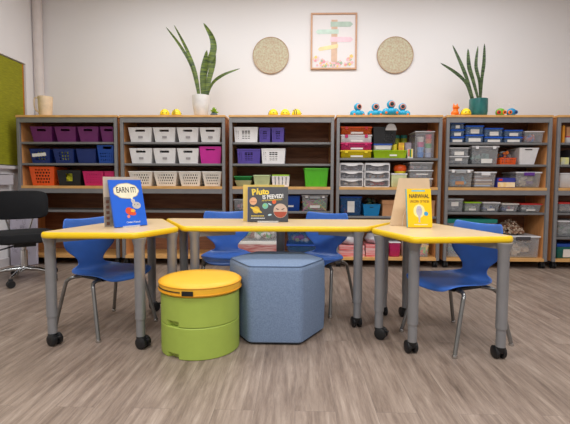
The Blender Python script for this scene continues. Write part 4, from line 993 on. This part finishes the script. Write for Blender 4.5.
# left chair: feet seen at four pixels
LA, LB, LC, LD = G(60, 330.5), G(104, 344.5), G(118, 311.5), G(160, 321)
d = Vector((LB[0] - LA[0], LB[1] - LA[1]))
dn = d.normalized(); q0 = mid(LA, LC)
chair((q0[0] - dn.x * .042, q0[1] - dn.y * .042), d, 'blue chair tucked under the left table')
RA, RB, RC, RD = G(400, 332.6), G(453, 358.5), G(453, 322.5), G(511, 345.5)
d = Vector((RB[0] - RD[0], RB[1] - RD[1]))
chair(mid(RC, RD), d, 'blue chair tucked under the right table, turned to the left')
q = G(330, 318); uu = Vector((-.5, -.866)); vv = Vector((-.866, .5))
bm_ = Vector(q) - uu * .39 + vv * .195
chair(bm_, uu, 'blue chair behind the middle table, right of the space book')
pL = at(226, 220, 3.10)
chair((pL.x, 3.10), (.22, -.975), 'blue chair behind the middle table, left of the space book')

# ------------------------------------------------------------------ stool and pouf
c = fl(201, 346.5); c.y += .02; c.x -= .004
GST = mat('lime_green_moulded_plastic', (164, 184, 78), .5, 0, .02)
R = .197
r = empty('storage_stool', (c.x, c.y, 0), 0, 'round lime green storage stool with a yellow cushion top', 'stool')
zc = .301; zm = .155
mb = MB()
def notch(mb, z0, z1, rad, n=72, cut=None):
    pass
def drum(mb, za, zb, n=96):
    zs = [za, za + .004, za + .028, za + .0281, zb - .004, zb]
    rr_ = [R - .004, R, R, R, R, R - .004]
    a0, a1 = math.radians(229), math.radians(249)
    rings = []
    for z, q in zip(zs, rr_):
        ring = []
        for k in range(n):
            t = 2 * PI * k / n; rad = q
            if a0 < t < a1 and z < za + .03 and z != zs[3]: rad = q - .02
            ring.append(Vector((rad * math.cos(t), rad * math.sin(t), z)))
        rings.append(ring)
    mb.rings(rings)
mb = MB(); drum(mb, 0.0, zm); mb.build('lower_drum', GST, r, smooth=True)
mb = MB(); drum(mb, zm + .001, zc); mb.build('upper_drum', GST, r, smooth=True)
CUSH = mat('yellow_vinyl_cushion', (248, 186, 48), .5, 0, .03, 10, bump=.15)
mb = MB(); prof = [(R * .98, zc), (R * 1.02, zc + .004), (R * 1.045, zc + .016), (R * 1.035, zc + .024), (R * 1.05, zc + .034), (R * 1.04, zc + .046), (R * .99, zc + .056), (R * .8, zc + .061), (R * .4, zc + .064), (.001, zc + .065)]
cu = mb.lathe(prof, n=64).build('cushion', CUSH, r, smooth=True)
def arc(mb, rad, z, t0, t1, rt, n=20): mb.tube([(rad * math.cos(t), rad * math.sin(t), z) for t in [t0 + (t1 - t0) * i / n for i in range(n + 1)]], rt, 8)
mb = MB(); arc(mb, R * 1.048, zc + .046, 0, 2 * PI - .001, .003, 72); arc(mb, R * 1.05, zc + .012, 0, 2 * PI - .001, .003, 72); mb.build('piping', mat('amber_piping', (232, 160, 16), .5), cu, smooth=True)
mb = MB(); arc(mb, R * 1.046, zc + .026, math.radians(200), math.radians(255), .0028); mb.build('zip', BLACK, cu)
th = math.radians(266); mb = MB(); mb.box((R * 1.06 * math.cos(th), R * 1.06 * math.sin(th), zc + .024), (.054, .006, .022), rot(0, 0, th + PI / 2), .001); mb.build('pull_tab', BLACK, cu)
# hexagonal pouf
cz = fl(275.5, 329.5); cz.x += .008; a_ = .275
FAB = mat('heathered_blue_fabric', (124, 142, 170), .9, 0, .10, 160, bump=.4, rgb2=(108, 126, 154))
r = empty('hexagonal_pouf', (cz.x, cz.y, 0), 0, 'large heathered grey-blue hexagonal pouf at the middle table', 'pouf')
hexp = [(a_ * math.cos(PI / 3 * k), a_ * math.sin(PI / 3 * k)) for k in range(6)]
HP = rounded(hexp, .045, 8); zt = .415
def HR(d, z): return [Vector((p.x, p.y, z)) for p in (inset(HP, d) if d else HP)]
mb = MB(); mb.rings([HR(.02, 0), HR(.02, .012)]); mb.build('base', BLACK, r)
mb = MB(); mb.rings([HR(.012, .010), HR(.002, .018), HR(0, .04), HR(-.004, .2), HR(0, zt - .03), HR(.003, zt - .014), HR(.010, zt - .006)], True, True); mb.build('body', FAB, r, smooth=True)
mb = MB(); mb.rings([HR(.010, zt - .006), HR(.016, zt - .001), [Vector((p.x * .85, p.y * .85, zt + .003)) for p in HP], [Vector((p.x * .6, p.y * .6, zt + .005)) for p in HP]], True, True); mb.build('top_cover', FAB, r, smooth=True)
mb = MB(); P = HR(.008, zt - .004); P.append(P[0]); mb.tube(P, .0025, 6); mb.build('seam', mat('slate_thread', (84, 104, 134), .9), r, smooth=True)

# ------------------------------------------------------------------ books and easels
def plate(name, m, parent, w, h, t, M, z0=0.0, x0=0.0):
    """thin board in local x (width), z (height); M places it"""
    mb = MB(); mb.span((x0, 0, z0), (x0 + w, t, z0 + h), min(.0015, t * .3)); o = mb.build(name, m, parent); o.matrix_local = M; return o
def frame_M(yaw, lean, loc=(0, 0, 0)):
    return Matrix.Translation(loc) @ Matrix.Rotation(yaw, 4, 'Z') @ Matrix.Rotation(-lean, 4, 'X')
PG = mat('page_block', (236, 230, 216), .8, 0, .04, 90, stretch=(1, 1, 1))
def book(bl, yaw, lean, w, h, th, cover, spine, label):
    """hardback standing closed on the table, leaning back; bl = bottom left front corner"""
    root = empty('picture_book', (bl.x, bl.y, ZTB + .0008 + th * math.sin(lean)), yaw, label, 'book')
    M = Matrix.Rotation(-lean, 4, 'X')
    c = plate('front_cover', cover, root, w, h, .003, M)
    plate('pages', PG, root, w - .007, h - .008, th - .006, M @ Matrix.Translation((.002, .003, .004)))
    plate('back_cover', cover, root, w, h, .003, M @ Matrix.Translation((0, th - .003, 0)))
    plate('spine', spine, root, .003, h, th, M @ Matrix.Translation((-.003, 0, 0)))
    return root, M
def on_cover(x, z, off=-.0006): return Matrix.Translation((x, off, z)) @ Matrix.Rotation(PI / 2, 4, 'X')
def blob(name, m, root, M, pts, off=.0007, back=-.0001):
    mb = MB(); mb.rings([[Vector((x, -off, z)) for x, z in pts], [Vector((x, back * 0 - .0001, z)) for x, z in pts]])
    o = mb.build(name, m, root); o.matrix_local = M; return o
def ell(cx, cz, a, b, n=28, wob=0.0, k=5, rt=0.0):
    out = []
    for i in range(n):
        t = 2 * PI * i / n; q = 1 + wob * math.cos(k * t); x = a * q * math.cos(t); z = b * q * math.sin(t)
        out.append((cx + x * math.cos(rt) - z * math.sin(rt), cz + x * math.sin(rt) + z * math.cos(rt)))
    return out
def ctext(root, M, body, size, m, x, z, bold=0.0, width=None, rotz=0.0, off=.0008):
    t = text('lettering', body, size, m, root, Matrix.Rotation(PI / 2, 4, 'X') @ Matrix.Rotation(rotz, 4, 'Z'), bold, .0004, width=width)
    t.matrix_local = M @ Matrix.Translation((x, -off, z)); return t
INK = mat('black_ink', (40, 36, 40), .6); WHI = mat('white_ink', (240, 238, 234), .6)

# EARN IT! book on the left table
bl = fl(115.7, 228.2, ZTB); br = fl(146.6, 224.0, ZTB)
dv = (br - bl); dv = Vector((.13, .165, 0)).normalized(); yaw = math.atan2(dv.y, dv.x)
yaw = math.radians(50); W = .19; H_ = .266; lean = math.radians(15)
BB = mat('cobalt_cover', (22, 96, 212), .4, 0, .02)
r, M = book(bl, yaw, lean, W, H_, .012, BB, BB, 'cobalt blue picture book reading EARN IT! on the left table')
blob('speech_balloon', mat('cream_ink', (244, 236, 208), .6), r, M, ell(W * .48, H_ * .76, W * .38, H_ * .155, 40, .025, 9), .0007)
blob('balloon_outline', mat('tan_ink', (206, 186, 130), .6), r, M, ell(W * .48, H_ * .76, W * .40, H_ * .170, 40, .025, 9), .0004)
blob('balloon_tail', mat('cream_ink', (244, 236, 208), .6), r, M, [(W * .55, H_ * .63), (W * .66, H_ * .65), (W * .64, H_ * .53)], .0006)
ctext(r, M, 'EARN IT!', .045, INK, W * .48, H_ * .775, .0006, width=W * .60)
blob('painted_head', mat('grey_ink', (196, 190, 188), .6), r, M, ell(W * .74, H_ * .44, W * .135, H_ * .075), .0009)
for ex in (.68, .78): blob('painted_eye', INK, r, M, ell(W * ex, H_ * .46, W * .013, H_ * .010, 10), .0012)
for ex, rt_ in ((.62, .3), (.68, .05)): blob('painted_ear', mat('grey_ink', (196, 190, 188), .6), r, M, ell(W * ex, H_ * .53, W * .028, H_ * .055, 14, rt=rt_), .0008)
blob('painted_jumper', mat('vermilion_ink', (226, 78, 40), .6), r, M, ell(W * .52, H_ * .31, W * .17, H_ * .075, 24, .08, 3, -.5), .0008)
blob('painted_star', mat('gold_ink', (244, 178, 50), .6), r, M, ell(W * .60, H_ * .33, W * .07, H_ * .035, 20, .15, 5), .0011)
blob('painted_foot', mat('salmon_ink', (236, 130, 110), .6), r, M, ell(W * .44, H_ * .21, W * .045, H_ * .035, 14), .0010)
ctext(r, M, 'Cinders McLeod', .014, WHI, W * .56, H_ * .085, 0, width=W * .42)
n_ = Vector((math.sin(yaw), -math.cos(yaw), 0)); e_ = Vector((math.cos(yaw), math.sin(yaw), 0))
def easel(bl, yaw, w, h, lean, m, label, top_in=0.0, strut_m=None):
    root = empty('book_easel', (bl.x, bl.y, ZTB + .0015), yaw, label, 'easel')
    M = Matrix.Rotation(-lean, 4, 'X')
    mb = MB(); P = [(0, 0), (w, 0), (w - top_in * .15, h), (top_in, h)]
    mb.rings([[Vector((x, 0, z)) for x, z in P], [Vector((x, .003, z)) for x, z in P]])
    o = mb.build('board', m, root); o.matrix_local = M
    top = M @ Vector((w / 2, .003, h * .85)); foot = Vector((w / 2, top.y + h * .22, 0))
    mb = MB(); d = foot - top
    mb.rings([[top + Vector((-.012, 0, 0)), top + Vector((.012, 0, 0)), top + Vector((.012, .002, 0)), top + Vector((-.012, .002, 0))], [foot + Vector((-.03, 0, 0)), foot + Vector((.03, 0, 0)), foot + Vector((.03, .002, 0)), foot + Vector((-.03, .002, 0))]])
    mb.build('strut', strut_m or m, root)
    return root, M
gap = .012 * math.cos(lean) + math.sin(lean) * H_ + .004
eb = bl - n_ * (gap - .002) - e_ * .022
BOARD = mat('greige_board', (200, 184, 166), .7, 0, .03)
r, M = easel(eb, yaw, .215, .276, math.radians(1.5), BOARD, 'greige display board standing behind the blue book')
blob('printed_panel', mat('taupe_print', (150, 140, 130), .7, 0, .2, 30, rgb2=(120, 108, 98)), r, M, [(0.001, .002), (.2, .002), (.2, .165), (0.001, .165)], .0006)
for k in range(5): blob('printed_photo', mat('brown_print', (110, 70, 54), .7), r, M, [(.012, .01 + k * .03), (.03, .01 + k * .03), (.03, .027 + k * .03), (.012, .027 + k * .03)], .0012)
ACR = mat('clear_acrylic', (236, 236, 238), .1, alpha=.45)
def lip(bl, yaw, w, off, label):
    n = Vector((math.sin(yaw), -math.cos(yaw), 0)); e = Vector((math.cos(yaw), math.sin(yaw), 0)); p = bl + e * off + n * .004
    root = empty('book_stand', (p.x, p.y, ZTB + .0005), yaw, label, 'book stand')
    MB().span((0, -.018, 0), (w, -.001, .0012)).build('foot_plate', ACR, root)
    MB().span((0, -.020, 0), (w, -.018, .010)).build('front_lip', ACR, root)
lip(bl, yaw, .10, .03, 'clear acrylic lip in front of the blue book')

# planet book on the middle table
bl = fl(248, 222.2, ZTB); br = fl(287.8, 221.8, ZTB); yaw = math.radians(3.5); lean = math.radians(12)
W = (br - bl).length; H_ = .222
SP = mat('space_black_cover', (52, 50, 54), .4, 0, .02)
r, M = book(bl, yaw, lean, W, H_, .010, SP, mat('space_blue_spine', (40, 80, 170), .4), 'black picture book about planets on the middle table')
YI_ = mat('yellow_ink', (246, 212, 70), .6)
for ch, x, z, rz in (('P', .14, .84, .15), ('l', .225, .86, -.1), ('u', .30, .85, .12), ('t', .385, .865, -.05), ('o', .465, .86, .05)):
    ctext(r, M, ch, .052, YI_, W * x, H_ * z, .0022, rotz=rz)
ctext(r, M, 'IS PEEVED!', .036, WHI, W * .62, H_ * .715, .0010, width=W * .52, rotz=.07)
ctext(r, M, 'AN EX-PLANET SPEAKS OUT', .012, YI_, W * .60, H_ * .62, .0002, width=W * .52, rotz=.07)
def pc(x, y): return ((x - 248) / 39.8 * W, (222 - y) / 34 * H_)
def planet(x, y, a, b, c, nm='painted_planet', off=.0007, **k):
    q = pc(x, y); return blob(nm, mat('ink_%d_%d_%d' % c, c, .6), r, M, ell(q[0], q[1], a / 39.8 * W, b / 34 * H_, **k), off)
planet(253, 202, 3.7, 3.7, (226, 170, 130)); planet(253, 202.6, 3.5, .5, (200, 130, 96), 'painted_band', .0010)
planet(256, 210.5, 6.4, 1.3, (236, 200, 60), 'painted_ring', .0009, rt=-.45); planet(256, 210.5, 3.5, 3.4, (220, 176, 50), off=.0007)
planet(265, 206.7, 2.9, 2.9, (120, 190, 170)); planet(264.3, 206.2, 1.4, 1.2, (150, 200, 120), 'painted_land', .0010)
planet(273.8, 202.6, 2.1, 2.1, (228, 96, 44))
planet(269.6, 205, 1.9, .7, (190, 220, 230), 'painted_comet', rt=-.5); planet(269.5, 215.3, 1.9, .8, (190, 220, 230), 'painted_comet', rt=.2)
planet(280, 211.3, 6.9, 7.0, (206, 178, 160)); 
q = pc(280, 211.3); blob('painted_mouth', mat('rust_ink', (170, 70, 44), .6), r, M, [(q[0] + 6.6 / 39.8 * W * math.cos(t), q[1] + 6.7 / 34 * H_ * math.sin(t)) for t in [PI + .15 + (PI - .3) * i / 16 for i in range(17)]], .0010)
for ex in (-3, 2.6): blob('painted_eye', INK, r, M, ell(q[0] + ex / 39.8 * W, q[1] + 1.6 / 34 * H_, .011, .003, 12, rt=(-.4 if ex < 0 else .4)), .0013)
for z_, m_ in ((.165, YI_), (.10, WHI)):
    mb = MB(); rr = random.Random(int(z_ * 100)); x = W * .075
    while x < W * .40:
        l_ = rr.uniform(.004, .009); mb.span((x, -.0008, H_ * z_ - .0025), (x + l_, -.0002, H_ * z_ + .0025)); x += l_ + .0022
    o = mb.build('byline', m_, r); o.matrix_local = M
n_ = Vector((math.sin(yaw), -math.cos(yaw), 0)); e_ = Vector((math.cos(yaw), math.sin(yaw), 0))
gap = .010 * math.cos(lean) + math.sin(lean) * H_ * .97 + .004
easel(bl - n_ * gap - e_ * .034, yaw, W + .012, .232, math.radians(2), mat('straw_yellow_board', (232, 200, 110), .7, 0, .03), 'straw yellow display board standing behind the black planet book')
lip(bl, yaw, .13, .06, 'clear acrylic lip in front of the black planet book')

# yellow narwhal book on the right table
bl = fl(408, 228.0, ZTB); br = fl(430.9, 227.4, ZTB); yaw = math.radians(2); lean = math.radians(11)
W = (br - bl).length * .95; H_ = .218
YC_ = mat('bright_yellow_cover', (250, 202, 8), .4, 0, .02)
r, M = book(bl, yaw, lean, W, H_, .016, YC_, mat('aqua_spine', (110, 190, 206), .4), 'bright yellow picture book lettered NARWHAL on the right table')
blob('aqua_banner', mat('aqua_ink', (130, 200, 210), .6), r, M, [(W * .2, H_ * .925), (W * .75, H_ * .925), (W * .75, H_ * .965), (W * .2, H_ * .965)], .0007)
ctext(r, M, 'NARWHAL', .032, INK, W * .5, H_ * .80, .0006, width=W * .82)
BRN = mat('brown_ink', (150, 110, 30), .6)
ctext(r, M, 'UNICORN', .02, BRN, W * .30, H_ * .665, .0003, width=W * .36)
ctext(r, M, 'OF THE SEA', .02, BRN, W * .72, H_ * .665, .0003, width=W * .38)
blob('painted_glow', mat('pale_yellow_ink', (252, 240, 160), .6), r, M, ell(W * .48, H_ * .42, W * .23, H_ * .17, 60, .05, 20), .0005)
LIL = mat('lilac_grey_ink', (196, 188, 200), .6)
blob('painted_whale', LIL, r, M, ell(W * .48, H_ * .42, W * .125, H_ * .14), .0009)
blob('painted_tail', LIL, r, M, [(W * .43, H_ * .31), (W * .53, H_ * .31), (W * .50, H_ * .16), (W * .54, H_ * .13), (W * .42, H_ * .13), (W * .46, H_ * .16)], .0008)
blob('painted_horn', mat('cream_ink', (244, 236, 208), .6), r, M, [(W * .465, H_ * .55), (W * .495, H_ * .55), (W * .48, H_ * .63)], .0010)
for ex in (.44, .52): blob('painted_eye', INK, r, M, ell(W * ex, H_ * .45, W * .012, H_ * .008, 10), .0012)
blob('blue_sticker', mat('sky_ink', (60, 160, 210), .6), r, M, ell(W * .76, H_ * .35, W * .085, H_ * .055), .0009)
mb = MB(); x = W * .26; rr = random.Random(3)
while x < W * .78:
    l_ = rr.uniform(.003, .006); mb.span((x, -.0008, H_ * .07 - .002), (x + l_, -.0002, H_ * .07 + .002)); x += l_ + .002
o = mb.build('byline', WHI, r); o.matrix_local = M
eb = fl(389.5, 225.6, ZTB)
eb.y = max(eb.y, bl.y + .10)
r, M = easel(eb, math.radians(0), .25, .282, math.radians(11), mat('beige_cardboard', (214, 186, 152), .8, 0, .03), 'tall beige cardboard easel behind the yellow book', top_in=.062)
mb = MB(); mb.tube([(.10, -.003, .11), (.075, -.018, .055), (.066, -.03, .002)], .0012, 6); mb.build('cord', PAPER, r)

# ------------------------------------------------------------------ office chair and leaning panel
cc = fl(24.5, 268.5, .10)
r = empty('office_chair', (cc.x, cc.y, 0), .7, 'black office chair with a chrome five-star base at the left edge', 'chair')
k = cc.y / F
zs = at(24, 234, cc.y - .1).z
def zz_(py, dy=0): return at(24, py, cc.y + dy).z
mb = MB(); mb.lathe([(.027, .10), (.027, .26), (.018, .262), (.018, zz_(243))], n=20).build('gas_column', CHROME, r, smooth=True)
for j in range(5):
    t = math.radians(-77 + 72 * j) - .7; d = Vector((math.cos(t), math.sin(t), 0)); L = .27
    mb = MB(); mb.tube([Vector((0, 0, .105)), d * L * .5 + Vector((0, 0, .10)), d * L + Vector((0, 0, .075))], [.020, .016, .012], 10); sp = mb.build('base_arm', CHROME, r, smooth=True)
    M = rot(0, 0, t + .6); p = d * L; mb = MB()
    for s_ in (-1, 1): mb.lathe([(.027, -.009), (.030, -.004), (.030, .004), (.027, .009)], p + Vector((0, 0, .030)) + M @ Vector((s_ * .014, 0, 0)), 18, M @ rot(0, PI / 2, 0))
    mb.box(p + Vector((0, 0, .056)), (.02, .03, .03), M, .003); mb.build('caster', BLACK, sp, smooth=True)
z0, z1 = zz_(243, -.1), zz_(232.5, -.1)
zseat = (z0 + z1) / 2
mb = MB(); sh = [(.235 * math.copysign(abs(math.cos(t)) ** .6, math.cos(t)), .225 * math.copysign(abs(math.sin(t)) ** .6, math.sin(t))) for t in [2 * PI * i / 40 for i in range(40)]]
mb.rings([[Vector((x * s_, y * s_, z)) for x, y in sh] for s_, z in ((.86, z0), (.98, z0 + .015), (1, z0 + .04), (.97, z1 - .01), (.85, z1), (.4, z1 + .003))]); mb.build('seat_cushion', BLACKF, r, smooth=True)
MB().box((0, 0, z0 - .02), (.16, .2, .035), bev=.006).build('tilt_mechanism', BLACK, r)
mb = MB(); mb.tube([(-.02, -.02, z0 - .02), (-.2, -.05, z0 - .06)], .006, 8); mb.box((-.21, -.052, z0 - .062), (.06, .02, .012), bev=.003); mb.build('lever', BLACK, r)
zb0, zb1 = zz_(218.5, .2), zz_(190.5, .2)
mb = MB(); rings = []
for s_, y in ((.93, -.03), (1, -.018), (1, .012), (.92, .026)):
    ring = []
    for i in range(48):
        t = 2 * PI * i / 48; x = .215 * s_ * math.copysign(abs(math.cos(t)) ** .35, math.cos(t)); z = (zb1 - zb0) / 2 * s_ * math.copysign(abs(math.sin(t)) ** .45, math.sin(t))
        ring.append(Vector((x, .2 + y - .9 * x * x, (zb0 + zb1) / 2 + z)))
    rings.append(ring)
mb.rings(rings).build('backrest', BLACKF, r, smooth=True)
for s_ in (-1, 1):
    mb = MB(); mb.tube(smooth_path([(s_ * .04, .10, z0 - .01), (s_ * .05, .215, z0 + .005), (s_ * .075, .235, z0 + .08), (s_ * .115, .225, zb0 + .05)], 5), .008, 10); mb.build('back_bar', CHROME, r, smooth=True)
# white panel leaning against the lower left bookcase
p0 = at(-12, 264, YC - .05); p1 = at(38.3, 264, YC - .05)
w_ = p1.x - p0.x
r = empty('drawing_board', (max(p0.x, XL + .03), YC - .075, 0), 0, 'white lilac board with faint pencil drawings behind the office chair', 'board')
w_ = p1.x - r.location.x
PB = mat('lilac_white_board', (196, 190, 206), .6, 0, .02)
zz1 = at(20, 196, YC - .05).z
M = Matrix.Rotation(math.radians(-1.5), 4, 'X')
o = MB().span((0, 0, 0), (w_, .03, zz1), .003).build('panel', PB, r); o.matrix_local = M
mb = MB(); rr = random.Random(5)
for k_ in range(9):
    x = rr.uniform(.05, w_ - .08); z = rr.uniform(.06, zz1 - .2); pts = []
    for i in range(7): pts.append((x + rr.uniform(-.03, .03), -.0005, z + rr.uniform(-.03, .03)))
    mb.tube(smooth_path(pts, 4), .0013, 4)
o = mb.build('pencil_marks', mat('graphite', (140, 136, 150), .7), r); o.matrix_local = M
